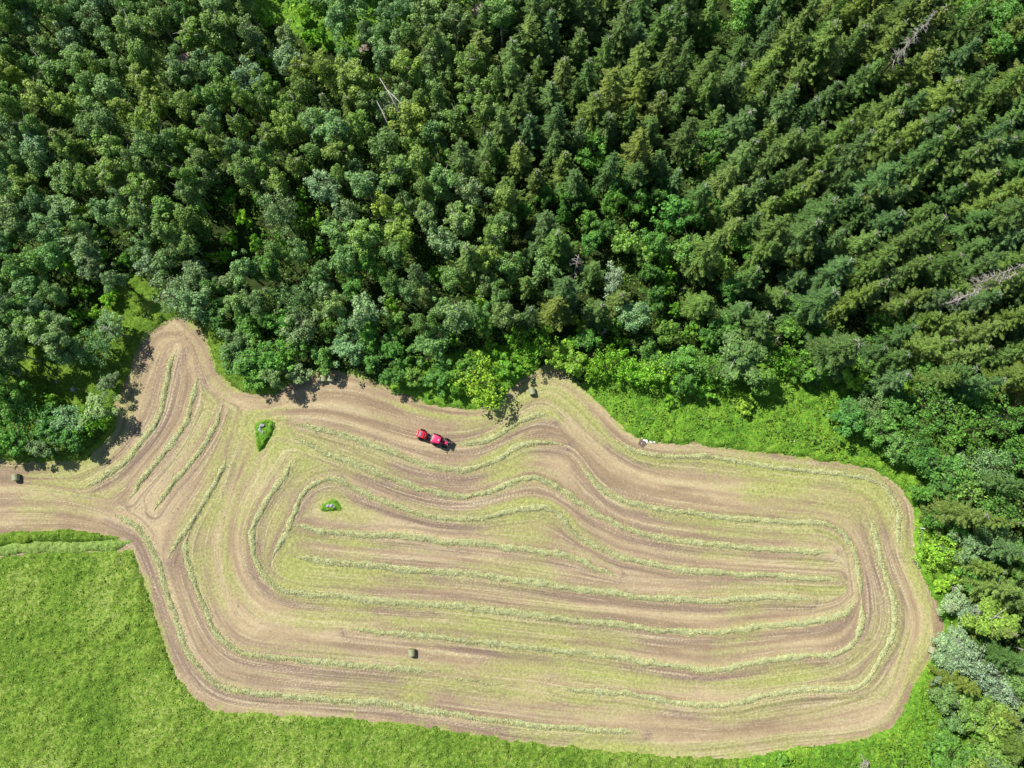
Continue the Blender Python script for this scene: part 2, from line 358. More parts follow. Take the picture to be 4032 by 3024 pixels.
for q in rowpts[::2]:
    i0 = int((q[0]-3.2-gx[0])/RES); i1 = int((q[0]+3.2-gx[0])/RES)+1; j0 = int((q[1]-3.2-gy[0])/RES); j1 = int((q[1]+3.2-gy[0])/RES)+1
    i0, j0 = max(i0, 0), max(j0, 0)
    sx, sy = GX[i0:i1, j0:j1]-q[0], GY[i0:i1, j0:j1]-q[1]; d = np.hypot(sx, sy); m = d < dmin[i0:i1, j0:j1]
    dmin[i0:i1, j0:j1][m] = d[m]; side[i0:i1, j0:j1][m] = (sy-.35*sx)[m]
dall = dmin.copy()
for q in flowpts:
    i0 = max(int((q[0]-3.2-gx[0])/RES), 0); i1 = max(int((q[0]+3.2-gx[0])/RES)+1, 0); j0 = max(int((q[1]-3.2-gy[0])/RES), 0); j1 = max(int((q[1]+3.2-gy[0])/RES)+1, 0)
    if i1 <= i0 or j1 <= j0: continue
    d = np.hypot(GX[i0:i1, j0:j1]-q[0], GY[i0:i1, j0:j1]-q[1]); np.minimum(dall[i0:i1, j0:j1], d, out=dall[i0:i1, j0:j1])
dw = dall+.22*(vn(GX, GY, 14, 31, 2)-.5)
pale = sum(np.exp(-((dw-o)/.11)**2) for o in (.72, 1.02, 1.95, 2.30, 2.9)); darkl = sum(np.exp(-((dw-o)/.13)**2) for o in (.87, 1.45, 2.12, 2.6))
fade_ = np.clip(vn(GX, GY, 8, 32, 2)*2.6-.75, 0, 1)*np.clip(lic[1]*1.4, .2, 1.2)
lines = np.clip(.5+.42*(pale-.8*darkl)*fade_, 0, 1)
inF = inside(GX, GY, field_pg); fd = np.where(inF, 1, -1)*0.0
bd = segdist(GX[::2, ::2], GY[::2, ::2], field_pg); bd = np.repeat(np.repeat(bd, 2, 0), 2, 1)[:NX, :NY]
rake = np.clip(1-np.abs(dmin-1.5)/1.3, 0, 1)*np.where(side < 0, 1.0, .35)
rake *= .55+.9*vn(GX, GY, 9, 11, 2)
edge = np.clip(1-bd/2.2, 0, 1)
green = .5+.75*(vn(GX, GY, 15, 21, 3)-.5)+.65*(lic[2]-.5)
# pieces of the photograph where the stubble is greener
for (vx, vy, rr, am) in [(1165, 1125, 70, .22), (1120, 1000, 70, .16), (1230, 1290, 120, .1), (1700, 1330, 200, .1), (1500, 1400, 150, .08), (430, 1010, 50, .06), (1850, 1500, 120, .1), (500, 1260, 60, .12), (860, 1270, 120, .06),
                       (700, 1100, 60, -.15), (900, 1300, 150, -.05), (350, 800, 60, -.1), (800, 900, 120, -.08), (880, 1480, 60, .08), (1950, 1350, 90, .1), (1750, 1080, 150, .08)]:
    x0, y0 = V((vx, vy)); green += am*np.exp(-((GX-x0)**2+(GY-y0)**2)/(2*(rr*.082)**2))
for (vx, vy, rr) in ((572, 935, 26), (716, 1094, 22)):
    x0, y0 = V((vx, vy)); green += .3*np.exp(-((GX-x0)**2+(GY-y0)**2)/(2*(rr*.082)**2))
def smooth2(a):
    return (a+np.roll(a, 1, 0)+np.roll(a, -1, 0)+np.roll(a, 1, 1)+np.roll(a, -1, 1))/5
idx = -np.ones((NX, NY), int)
keep = inF | (bd < .45)
cell = keep[:-1, :-1] & keep[1:, :-1] & keep[:-1, 1:] & keep[1:, 1:]
used = np.zeros((NX, NY), bool); used[:-1, :-1] |= cell; used[1:, :-1] |= cell; used[:-1, 1:] |= cell; used[1:, 1:] |= cell
idx[used] = np.arange(used.sum())
fz = .05+.03*(lic[0]-.5)+.07*(lic[1]-.5)
fv = np.c_[GX[used], GY[used], fz[used]]
ci, cj = np.nonzero(cell)
ff = np.c_[idx[ci, cj], idx[ci+1, cj], idx[ci+1, cj+1], idx[ci, cj+1]]
me = mesh_np("mown_field", fv, ff, smooth=True)
for nm, arr in (("streak_fine", lic[0]), ("streak_mid", lic[1]), ("streak_wide", lic[2]), ("rake", rake), ("green", green), ("edge", edge), ("lines", lines)):
    at = me.attributes.new(nm, 'FLOAT', 'POINT'); at.data.foreach_set("value", arr[used].astype(np.float32))
t = NT("stubble"); p_ = t.pos()
A1, A2, A3, RK, GN, ED, LN = [t.attr(n) for n in ("streak_fine", "streak_mid", "streak_wide", "rake", "green", "edge", "lines")]
fine = t.noise(2.2, 5, p_, .7)
tan = t.ramp(A2, [(.2, (.27, .198, .122)), (.5, (.37, .282, .170)), (.8, (.47, .375, .225))])
brown = t.ramp(A1, [(.15, (.175, .125, .092)), (.55, (.27, .20, .145)), (.9, (.43, .34, .245))])
m1 = t.math('MULTIPLY_ADD', RK, .9); t.L(t.math('MULTIPLY_ADD', A3, 1.2), m1.node.inputs[2]); m1.node.inputs[2].links[0].from_node.inputs[2].default_value = -.42
col = t.mix(t.math('MULTIPLY', m1, 1.0, True), tan, brown)
ggn = t.math('ADD', GN, t.math('MULTIPLY', t.math('SUBTRACT', A2, .5), .5)); ggn = t.math('ADD', ggn, t.math('MULTIPLY', t.math('SUBTRACT', t.noise(.9, 5, p_), .5), .3))
gfac = t.ramp(ggn, [(.48, (0, 0, 0)), (.68, (.5, .5, .5)), (.9, (.95, .95, .95))])
gcol = t.ramp(fine, [(.3, (.235, .26, .075)), (.6, (.36, .38, .12)), (.8, (.44, .45, .17))])
col = t.mix(gfac, col, gcol)
col = t.mix(t.ramp(A1, [(.62, (0, 0, 0)), (.9, (.8, .8, .8))]), col, (.50, .43, .25))
col = t.mix(t.ramp(LN, [(.52, (0, 0, 0)), (.95, (.75, .75, .75))]), col, (.50, .415, .27)); col = t.mix(t.ramp(LN, [(.1, (.6, .6, .6)), (.48, (0, 0, 0))]), col, (.17, .125, .085))
eb = t.math('MULTIPLY', ED, t.ramp(t.noise(.25, 4, p_), [(.42, (.1, .1, .1)), (.62, (1, 1, 1))])); col = t.mix(t.ramp(eb, [(.35, (0, 0, 0)), (.8, (.85, .85, .85))]), col, gcol)
v_ = t.math('MULTIPLY_ADD', fine, .9); v_.node.inputs[2].default_value = .55
col = t.mix(1.0, col, v_, 'MULTIPLY')
f9 = t.math('MULTIPLY_ADD', t.noise(9, 3, p_, .7), .7); f9.node.inputs[2].default_value = .65
col = t.mix(1.0, col, f9, 'MULTIPLY')
t.bump(t.noise(6, 5, p_), .7, .06)
M['stubble'] = t.fin(col, .95, .08)
link("field", me, mats=[M['stubble']]); tag(bpy.data.objects["field"], "mown hay field with curving tan and green stubble stripes", kind='structure')

# ------------------------------------------------------------------ tall green growth
def meadow_mat(name, stops, s1=.25, s2=2.2):
    t = NT(name); p_ = t.pos()
    n = t.math('MULTIPLY_ADD', t.noise(s2, 6, p_, .72), .75); t.L(t.math('MULTIPLY', t.noise(s1, 3, p_), .35), n.node.inputs[2])
    c = t.ramp(n, stops); t.bump(t.noise(s2*2.5, 4, p_), 1.0, .25); return t.fin(c, .85, .15)
M['crop'] = meadow_mat("crop_green", [(.38, (.05, .115, .014)), (.48, (.095, .185, .018)), (.56, (.16, .265, .028)), (.64, (.27, .35, .075)), (.74, (.42, .47, .17))], .07, 1.7)
M['herb'] = meadow_mat("herbs_green", [(.38, (.05, .14, .014)), (.5, (.095, .235, .02)), (.6, (.175, .335, .03)), (.72, (.32, .45, .06))], .12, 1.6)
M['shade_grass'] = meadow_mat("margin_grass", [(.36, (.05, .10, .012)), (.5, (.10, .19, .02)), (.62, (.18, .29, .03)), (.75, (.28, .38, .06))], .3, 2.2)
def in_clip(x, y):
    u, v = P(x, y, .5); return (-160 < u) & (u < 2370) & (-160 < v) & (v < 1800)
def rag(pg, amp=.32):
    p = np.vstack([pg, pg[:1]]); q = resample(p, .45, False)[:-1]; d = np.roll(q, -1, 0)-np.roll(q, 1, 0); d /= np.linalg.norm(d, axis=1, keepdims=True)+1e-9
    k = (vn(q[:, 0], q[:, 1], 1.6, 91, 3)-.5)*2*amp*1.6+rng.normal(0, amp*.22, len(q))
    return q+np.c_[-d[:, 1], d[:, 0]]*k[:, None]
def meadow(name, pg, h, mat, col, dens, size, label, res=.3, exclude=(), rough=.55, seed=1, kind='stuff'):
    pg = rag(np.asarray(pg), .12 if res < .25 else .3); x0, y0 = pg.min(0); x1, y1 = pg.max(0)
    xs = np.arange(x0-.3, x1+.3, res); ys = np.arange(y0-.3, y1+.3, res); X, Y = np.meshgrid(xs, ys, indexing='ij')
    ins = inside(X, Y, pg); d = segdist(X, Y, pg)
    for e in exclude: ins &= ~inside(X, Y, e); d = np.minimum(d, segdist(X, Y, e))
    keep = ins | (d < res*1.1)
    z = h*(1-rough+rough*(vn(X, Y, 1.1, seed+50, 2)**1.5)*2.4)*np.where(ins, np.clip(d/.35, 0, 1), 0)
    z = z+.018
    cell = keep[:-1, :-1] & keep[1:, :-1] & keep[:-1, 1:] & keep[1:, 1:] & (ins[:-1, :-1] | ins[1:, 1:] | ins[1:, :-1] | ins[:-1, 1:])
    us = np.zeros(X.shape, bool); us[:-1, :-1] |= cell; us[1:, :-1] |= cell; us[:-1, 1:] |= cell; us[1:, 1:] |= cell
    ix = -np.ones(X.shape, int); ix[us] = np.arange(us.sum()); a, b = np.nonzero(cell)
    jx = X[us]+rng.uniform(-.3, .3, us.sum())*res; jy = Y[us]+rng.uniform(-.3, .3, us.sum())*res
    v = np.c_[jx, jy, z[us]]; f = np.c_[ix[a, b], ix[a+1, b], ix[a+1, b+1], ix[a, b+1]]
    area = ins.sum()*res*res; n = int(area*dens)
    q = np.c_[rng.uniform(x0, x1, n*4), rng.uniform(y0, y1, n*4)]
    m = inside(q[:, 0], q[:, 1], pg)
    for e in exclude: m &= ~inside(q[:, 0], q[:, 1], e)
    q = q[m][:n]
    ii = np.clip(((q[:, 0]-xs[0])/res).astype(int), 0, len(xs)-1); jj = np.clip(((q[:, 1]-ys[0])/res).astype(int), 0, len(ys)-1)
    clump = vn(q[:, 0], q[:, 1], .9, seed+9, 2)
    sel = (rng.random(len(q)) < np.clip(clump*1.6-.2, .1, 1)); q = q[sel]; ii = ii[sel]; jj = jj[sel]
    zz = z[ii, jj]+rng.uniform(-.02, .22, len(q))*min(1, h*1.4)
    nn = np.c_[rng.normal(0, .8, len(q)), rng.normal(0, .8, len(q)), np.full(len(q), .8)]
    sz = size*rng.uniform(.5, 1.4, len(q))
    lv, lf = quads(np.c_[q, zz], nn, sz, sz*.5)
    V_, F_ = join([(v, f), (lv, lf)])
    me = mesh_np(name, V_, F_, mi=np.r_[np.zeros(len(f)), np.ones(len(lf))].astype(int))
    o = link(name, me, mats=[mat, M['grass']]); o.color = (*col, 1); tag(o, label, kind=kind, cat='grass' if kind == 'stuff' else None)
    return o
CROP = [(-150, 1222), (0, 1204), (100, 1195), (200, 1192), (288, 1188), (310, 1256), (333, 1323), (360, 1416), (383, 1466), (417, 1506), (460, 1533), (500, 1539), (667, 1549), (737, 1553), (904, 1569), (1020, 1589), (1170, 1609),
        (1370, 1626), (1474, 1637), (1591, 1639), (1600, 1760), (-150, 1760)]
meadow("tall_grass", poly(CROP), .55, M['crop'], (.20, .32, .055), 16, .28, "uncut bright green grass crop filling the lower left corner", res=.35, seed=2)
HERB_R = [(1255, 826), (1270, 846), (1304, 876), (1337, 913), (1364, 940), (1404, 954), (1474, 958), (1507, 957), (1557, 965), (1641, 976), (1757, 988), (1841, 1003), (1884, 1013), (1924, 1033), (1951, 1063), (1972, 1100),
          (1975, 1139), (1975, 1183), (1987, 1233), (2007, 1273), (2027, 1303), (2037, 1336), (2041, 1369), (2027, 1406), (1997, 1446), (1974, 1479), (1954, 1536), (1924, 1573), (1874, 1596), (1807, 1606), (1724, 1613), (1657, 1629),
          (1591, 1639), (1600, 1760), (2150, 1760), (2150, 1560), (2110, 1400), (2100, 1300), (2080, 1200), (2060, 1050), (2020, 960), (2010, 880), (2005, 800), (1900, 770), (1750, 760), (1500, 780), (1300, 790)]
meadow("lush_herbs", poly(HERB_R), .6, M['herb'], (.17, .30, .035), 13, .44, "lush bright green nettles and herbs between the mown field and the right-hand trees", res=.35, seed=3)
HERB_L = [(262, 600), (300, 590), (345, 640), (380, 680), (353, 694), (310, 726), (293, 756), (277, 803), (246, 875), (248, 930), (190, 992), (60, 1000), (-140, 985), (-140, 760), (60, 745), (200, 700), (240, 640)]
meadow("margin_grass", poly(HERB_L), .5, M['shade_grass'], (.17, .30, .03), 10, .3, "green grass margin under the left-hand trees beside the field tip", res=.35, seed=4)
HERB_T = [(440, 700), (470, 690), (500, 700), (640, 760), (640, 800), (633, 826), (600, 846), (567, 853), (527, 846), (500, 830), (473, 803), (460, 770), (447, 728)]
meadow("bank_grass", poly(HERB_T), .5, M['shade_grass'], (.18, .32, .04), 9, .3, "strip of green grass round the big bush right of the field tip", res=.35, seed=5)
HERB_M = [(846, 800), (846, 843), (880, 853), (924, 870), (970, 880), (1027, 882), (1075, 875), (1104, 840), (1127, 820), (1150, 812), (1170, 780), (1100, 740), (1000, 760)]
meadow("edge_herbs", poly(HERB_M), .5, M['herb'], (.18, .31, .04), 9, .3, "bright green herbs under the round leafy tree above the tractor", res=.35, seed=6)
STRIP = [(-150, 1168), (0, 1156), (60, 1149), (110, 1147), (160, 1147), (200, 1151), (238, 1158), (258, 1165), (200, 1172), (140, 1171), (90, 1172), (40, 1175), (0, 1183), (-150, 1200)]
meadow("grass_strip", poly(STRIP), .7, M['shade_grass'], (.18, .33, .04), 12, .3, "narrow uncut strip of dark green grass at the left edge of the field", res=.3, seed=7)
TEAR = [(550, 914), (561, 911), (574, 904), (585, 907), (595, 913), (592, 928), (586, 942), (581, 950), (571, 967), (559, 979), (556, 970), (555, 950), (550, 934)]
meadow("grass_island", poly(TEAR), .55, M['herb'], (.15, .30, .03), 16, .26, "teardrop patch of tall green grass around a pale rock in the mown field", res=.22, seed=8, kind=None)
tag(bpy.data.objects["grass_island"], "teardrop patch of tall green grass around a pale rock in the mown field", "grass patch", "uncut grass patches in the mown field")
ISLE = [(698, 1087), (711, 1082), (719, 1078), (727, 1081), (736, 1088), (739, 1099), (739, 1105), (729, 1103), (711, 1104), (698, 1104), (691, 1099)]
o = meadow("grass_island", poly(ISLE), .45, M['herb'], (.15, .28, .04), 16, .24, "x", res=.2, seed=9, kind=None)
tag(o, "small half-round patch of green grass with stones, inside the looping hay row", "grass patch", "uncut grass patches in the mown field")
# clearing and gravel track seen through the far trees
MEAD = [(480, -150), (1010, -150), (960, 0), (830, 60), (760, 110), (700, 110), (620, 60), (540, 30)]
meadow("clearing_grass", poly(MEAD), .5, M['herb'], (.2, .31, .07), 5, .4, "bright green meadow glimpsed beyond the trees at the top edge", res=.6, seed=10)
t = NT("gravel"); M['gravel'] = t.fin(t.ramp(t.noise(3, 5, t.pos()), [(.3, (.26, .2, .15)), (.7, (.44, .36, .28))]), .95, .1)
tr = resample([V(p) for p in [(330, 170), (395, 128), (500, 118), (620, 112), (700, 108), (790, 97), (880, 80), (960, 55), (1030, 30), (1100, -30)]], .8)
dd = np.gradient(tr, axis=0); dd /= np.linalg.norm(dd, axis=1, keepdims=True); nn = np.c_[-dd[:, 1], dd[:, 0]]
pu, pv = P(tr[:, 0], tr[:, 1], 0.0); show = (np.abs(pu-398) < 16) | (np.abs(pu-788) < 20) | (np.abs(pu-1038) < 16)
wv = 1.2*(.6+.8*vn(tr[:, 0], tr[:, 1], 1.5, 5)[:, None])
v = np.vstack([np.c_[tr+nn*wv, np.full(len(tr), .012)], np.c_[tr-nn*wv, np.full(len(tr), .012)]]); n = len(tr)
tag(link("track", mesh_np("track", v, [[i, i+1, n+i+1, n+i] for i in range(n-1) if show[i] and show[i+1]]), mats=[M['gravel']]), "pale gravel track glimpsed between the forest trees", kind='structure')
# ------------------------------------------------------------------ hay rows
t = NT("hay_row"); p_ = t.pos(); n1 = t.noise(2.5, 5, p_, .7)
c = t.ramp(n1, [(.3, (.27, .30, .13)), (.5, (.39, .41, .215)), (.68, (.48, .495, .28)), (.8, (.56, .56, .35))]); t.bump(t.noise(8, 4, p_), .9, .08)
M['hay'] = t.fin(c, .9, .1)
t = NT("hay_green"); p_ = t.pos()
c = t.ramp(t.noise(2.5, 5, p_, .7), [(.3, (.13, .22, .04)), (.5, (.23, .34, .08)), (.7, (.34, .43, .14))]); t.bump(t.noise(8, 4, p_), .9, .08)
M['hay_green'] = t.fin(c, .9, .1)
def hay_row(name, pts, hw, hh, mat, tuft, label, seed, dens=95, group="rows of raked hay across the mown field"):
    q = resample(pts, .16, False); n = len(q); s = np.arange(n)*.16
    d = np.gradient(q, axis=0); d /= np.linalg.norm(d, axis=1, keepdims=True)+1e-9; nr = np.c_[-d[:, 1], d[:, 0]]
    end = np.clip(np.minimum(s, s[-1]-s)/2.5, .25, 1)
    wob = (vn(s, s*0+seed, 1.6, 60+seed % 5, 2)-.5)*.5
    cs = np.linspace(-1, 1, 11); rows_ = []
    wl = hw*end*(.45+1.1*vn(s, s*0+seed*3.3, 1.3, 61, 3)); hl = hh*end*(.5+.9*vn(s, s*0+seed*1.7, .9, 62, 2))
    for c_ in cs:
        x = q[:, 0]+nr[:, 0]*(c_*wl+wob); y = q[:, 1]+nr[:, 1]*(c_*wl+wob)
        z = .0+hl*(1-c_*c_)**.75*(.45+1.1*vn(x, y, .45, 63, 2))+.04
        rows_.append(np.c_[x, y, z])
    v = np.stack(rows_, 1).reshape(-1, 3); m = len(cs)
    i, j = np.meshgrid(np.arange(n-1), np.arange(m-1), indexing='ij'); a = (i*m+j).ravel()
    f = np.c_[a, a+m, a+m+1, a+1]
    N = int(s[-1]*dens); k = rng.integers(0, n, N); off = rng.normal(0, .75, N)
    fade = rng.random(N) < end[k]**1.2; k = k[fade]; off = off[fade]; N = len(k)
    ctr = np.c_[q[k]+nr[k]*(off*wl[k]+wob[k])[:, None], np.clip(hl[k]*(1-np.clip(np.abs(off), 0, 1)**2)**.75, .03, 9)+.05+rng.uniform(.0, .08, N)]
    al = np.c_[d[k]*rng.normal(0, .6, N)[:, None]+nr[k]*rng.normal(0, 1, N)[:, None], rng.normal(0, .35, N)]
    nn = np.c_[rng.normal(0, .55, N), rng.normal(0, .55, N), np.ones(N)]
    lv, lf = quads(ctr, nn, rng.uniform(.14, .42, N), rng.uniform(.035, .085, N), al)
    V_, F_ = join([(v, f), (lv, lf)])
    o = link(name, mesh_np(name, V_, F_, mi=np.r_[np.zeros(len(f)), np.ones(len(lf))].astype(int)), mats=[mat, M['grass']]); o.color = (*tuft, 1)
    tag(o, label, "hay row", group); return o
for i, (k, pts) in enumerate(rows_w.items()):
    hw, hh = (.46, .24) if k != 'r' else (.16, .07)
    if k in 'qph': hw *= 1.12
    hay_row("hay_row", pts, hw, hh, M['hay'], (.48, .495, .275), ROWLAB[k], i+1)
GR = [(-150, 1208), (0, 1190), (50, 1184), (100, 1181), (160, 1180), (220, 1180), (255, 1177), (283, 1168)]
hay_row("hay_row", np.array([V(p) for p in GR]), 1.0, .45, M['hay_green'], (.27, .42, .10), "fresh green hay row along the left edge strip above the uncut crop", 31, 110)
hay_row("hay_row", np.array([V(p) for p in [(297, 748), (304, 735), (314, 720), (328, 708), (345, 699), (360, 697)]]), .75, .3, M['hay_green'], (.36, .44, .12), "short green hay row curving round the field's upper left tip", 32, 90)
hay_row("hay_row", np.array([V(p) for p in [(450, 738), (460, 765), (470, 795), (490, 822)]]), .35, .2, M['hay_green'], (.36, .44, .12), "thin green hay wisp along the right side of the field tip", 33, 90)
# thinner scattered wisps left by the rake
wv_, wf_ = [], []
lp = rng.uniform(0, 1, (52000, 2)); lx = gx[0]+lp[:, 0]*(gx[-1]-gx[0]); ly = gy[0]+lp[:, 1]*(gy[-1]-gy[0])
li = ((lx-gx[0])/RES).astype(int); lj = ((ly-gy[0])/RES).astype(int)
kk = inF[li, lj] & ((lic[1][li, lj] > .58) | (rng.random(len(lx)) < .25)); lx, ly, li, lj = lx[kk], ly[kk], li[kk], lj[kk]
al = np.c_[DX[li, lj]+rng.normal(0, .35, len(lx)), DY[li, lj]+rng.normal(0, .35, len(lx)), np.zeros(len(lx))]
lv, lf = quads(np.c_[lx, ly, np.full(len(lx), .085)], np.c_[rng.normal(0, .2, len(lx)), rng.normal(0, .2, len(lx)), np.ones(len(lx))], rng.uniform(.15, .5, len(lx)), rng.uniform(.03, .09, len(lx)), al)
o = link("loose_hay", mesh_np("loose_hay", lv, lf), mats=[M['grass']]); o.color = (.42, .38, .18, 1); tag(o, "thin wisps of dry hay scattered over the stubble", "hay", kind='stuff')

# ------------------------------------------------------------------ trees: one mesh set per kind, then copies
def sphere_pts(n, r):
    v = r.normal(size=(n, 3)); return v/np.linalg.norm(v, axis=1, keepdims=True)
def crown_broad(Hh, Rc, z0, lumps, per, size, seed, droop=0.0, lr=(.26, .42), asp=.6, topw=1.0):
    r = np.random.default_rng(seed); cz = (Hh+z0)/2; hz = (Hh-z0)/2; C, Nn, AL = [], [], []
    ph = r.uniform(0, 6.28, 4)
    for i in range(lumps):
        d = sphere_pts(1, r)[0]; d[2] = d[2]*.8+.25; d /= np.linalg.norm(d)
        rad = r.uniform(.45, 1.05) if i > lumps*.2 else r.uniform(0, .5)
        az = math.atan2(d[1], d[0]); un = 1+.24*math.sin(2*az+ph[0])+.18*math.sin(3*az+ph[1])
        c = np.array([d[0]*Rc*rad*un, d[1]*Rc*rad*un, cz+d[2]*hz*rad])
        if topw != 1.0:
            k = (c[2]-z0)/(Hh-z0); c[:2] *= (1-k)**.5*(1-topw)+topw
        R1 = Rc*r.uniform(*lr)*(1.15-.35*rad); n = int(per*(R1/(Rc*.34))**2)
        s = sphere_pts(n, r); s[:, 2] = np.where(s[:, 2] < -.5, -s[:, 2], s[:, 2])
        sc = np.array([1, 1, .8+droop*.4]); rr = r.uniform(.55, 1.12, (n, 1))
        C.append(c+s*R1*sc*rr); nn = s+r.normal(0, .55, (n, 3)); nn[:, 2] += .35; Nn.append(nn)
        a = r.normal(size=(n, 3)); a[:, 2] -= droop*2.5; AL.append(a)
    C = np.vstack(C); C[:, 2] = np.clip(C[:, 2], .25, None)
    sz = size*r.uniform(.45, 1.0, len(C))**1.0*(1+.4*(r.random(len(C)) > .85))*1.3
    return quads(C, np.vstack(Nn), sz, sz*asp, np.vstack(AL), r)
def crown_spruce(Hh, Rb, z0, seed, dz=.62, sparse=1.0):
    r = np.random.default_rng(seed); C, N, A, L, W = [], [], [], [], []
    def put(c, n, a, l, w): C.append(c); N.append(n); A.append(a); L.append(l); W.append(w)
    z = z0
    while z < Hh-.4:
        k = 1-(z-z0)/(Hh-z0); Lb = Rb*(k**.7)*r.uniform(.75, 1.15)*(1+.12*math.sin(z*1.3+seed))+.25
        nb = max(5, int((5+2.5*k)*sparse)); a0 = r.uniform(0, 6.28)
        for b in range(nb):
            a = a0+6.283*b/nb+r.normal(0, .2); l = Lb*r.uniform(.6, 1.25); zz = z+r.uniform(-.25, .25)
            m = max(3, int(l/.17)); s = (np.arange(m)+.7)/m; ca, sa = math.cos(a), math.sin(a)
            dr = (-.42*s+.30*s**3)*l*.7
            x, y = ca*l*s, sa*l*s
            put(np.c_[x, y, zz+dr+.05], np.c_[r.normal(0, .15, m), r.normal(0, .15, m), np.ones(m)], np.c_[np.full(m, ca), np.full(m, sa), np.full(m, -.2)], np.full(m, .42), np.full(m, .17)*(1.2-.5*s))
            for sd in (-1, 1):                # side twigs swept towards the tip, hanging a little
                tw = (.16+.34*l*(1-s)**.8*np.minimum(1, s*3.2))*r.uniform(.7, 1.2, m); g_ = .75
                ux, uy = ca*g_-sa*sd*.75, sa*g_+ca*sd*.75; un = math.hypot(ux, uy); ux /= un; uy /= un
                for q in (.35, .85):
                    put(np.c_[x+ux*tw*q, y+uy*tw*q, zz+dr-.16*q*tw-.03+r.normal(0, .03, m)], np.c_[-sa*sd*.45+r.normal(0, .22, m), ca*sd*.45+r.normal(0, .22, m), np.ones(m)],
                        np.c_[np.full(m, ux), np.full(m, uy), np.full(m, -.3)], tw*.62+.12, np.full(m, .12)*r.uniform(.8, 1.4, m))
            mm = max(2, m//2); s2 = r.uniform(.15, .9, mm)   # hanging needles below the branch
            put(np.c_[ca*l*s2, sa*l*s2, zz-.42*s2*l*.5-.18], np.c_[r.normal(-sa, .4, mm), r.normal(ca, .4, mm), np.full(mm, .3)], np.tile([0, 0, -1.], (mm, 1)), np.full(mm, .45), np.full(mm, .22))
        z += dz*r.uniform(.8, 1.2)*(1 if k > .25 else .7)
    m = 14; s = np.linspace(0, 1, m); put(np.c_[r.normal(0, .05, m), r.normal(0, .05, m), Hh-.9+s*.9], r.normal(size=(m, 3)), np.tile([0, 0, 1.], (m, 1)), np.full(m, .35), np.full(m, .12))
    return quads(np.vstack(C), np.vstack(N), np.concatenate(L), np.concatenate(W), np.vstack(A), r)
def trunk_mesh(Hh, r0, seed, mat, limbs=5, lean=0.3, crownR=2.0, z0=3.0, top=.92, name="trunk"):
    r = random.Random(seed); b = MB(); ax, ay = r.uniform(-lean, lean), r.uniform(-lean, lean)
    pts = [(ax*k*k*.5, ay*k*k*.5, Hh*top*k) for k in (0, .15, .4, .7, 1)]
    b.tube(pts, [r0*1.25, r0, r0*.8, r0*.5, r0*.12], 7)
    for i in range(limbs):
        k = r.uniform(.3, .85); a = r.uniform(0, 6.28); z = max(z0*.8, Hh*k); L_ = crownR*r.uniform(.5, .9)
        p0 = Vector((ax*k*k*.5, ay*k*k*.5, z)); p1 = p0+Vector((math.cos(a)*L_*.5, math.sin(a)*L_*.5, L_*.35)); p2 = p0+Vector((math.cos(a)*L_, math.sin(a)*L_, L_*.75))
        b.tube([p0, p1, p2], [r0*.4, r0*.28, r0*.08], 5)
    o = b.build(name, mat, smooth=True); me = o.data; bpy.data.objects.remove(o); return me
PROTO = {}
def proto(kind, name, n, fn, mat, trunk):
    out = []
    for i in range(n):
        v, f, Hh, Rc, z0 = fn(i)
        me = mesh_np(name+"_crown", v, f); me.materials.append(mat)
        if kind == 'S' and i % 3 != 1:            # pale bare twigs round the leader
            r = np.random.default_rng(900+i); m_ = 9; a = r.uniform(0, 6.28, m_); l = r.uniform(.35, .8, m_)
            c = np.c_[np.cos(a)*l*.5, np.sin(a)*l*.5, Hh-.25-r.uniform(0, .5, m_)]
            v2, f2 = quads(c, np.tile([0, 0, 1.], (m_, 1)), l, np.full(m_, .07), np.c_[np.cos(a), np.sin(a), np.full(m_, .25)], r)
            v3, f3 = join([(v, f), (v2, f2)]); me = mesh_np(name+"_crown", v3, f3, mi=np.r_[np.zeros(len(f)), np.ones(m_)].astype(int)); me.materials.append(mat); me.materials.append(M['dead'])
        out.append((me, trunk(i, Hh, Rc, z0), Hh, Rc))
    PROTO[kind] = (name, out)
def f_s(i):
    Hh = 15; Rb = [2.9, 3.3, 2.6, 3.5, 3.0, 2.7, 3.3, 2.4, 3.1, 2.8][i]; z0 = [1.6, 2.5, 2, 1.5, 3, 2.2, 1.8, 3, 2, 2.5][i]
    v, f = crown_spruce(Hh, Rb, z0, 100+i, dz=[.75, .85, .7, .8, .9, .72, .78, .85, .95, .7][i], sparse=[1, .9, 1.05, .95, .8, 1, .9, 1, .75, 1][i]); return v, f, Hh, Rb, z0
def f_b(i):
    Hh = 14; Rc = 2.7; z0 = [3.5, 4, 3, 4.5, 3.5, 4, 3.2][i]
    v, f = crown_broad(Hh, Rc, z0, [34, 28, 38, 30, 26, 36, 32][i], 185, .35, 200+i, droop=.6, lr=(.20, .42), asp=.6, topw=.75); return v, f, Hh, Rc, z0
def f_g(i):
    Hh = 10; Rc = 2.8; z0 = [2, 2.6, 1.8, 3, 2.2, 2.4][i]
    v, f = crown_broad(Hh, Rc, z0, [36, 30, 42, 28, 34, 38][i], 175, .32, 300+i, droop=.2, lr=(.20, .38), asp=.6); return v, f, Hh, Rc, z0
def f_m(i):
    Hh = 8.5; Rc = 3.0; z0 = [1.2, 1.6, 1, 1.8, 1.3, 1.5][i]
    v, f = crown_broad(Hh, Rc, z0, [46, 38, 52, 36, 42, 48][i], 150, .36, 400+i, lr=(.17, .32), asp=.72); return v, f, Hh, Rc, z0
def f_M(i):
    v, f = crown_broad(9, 4.8, 1.2, [84, 96][i], 120, .36, 600+i, lr=(.11, .22), asp=.72); return v, f, 9, 4.8, 1.2
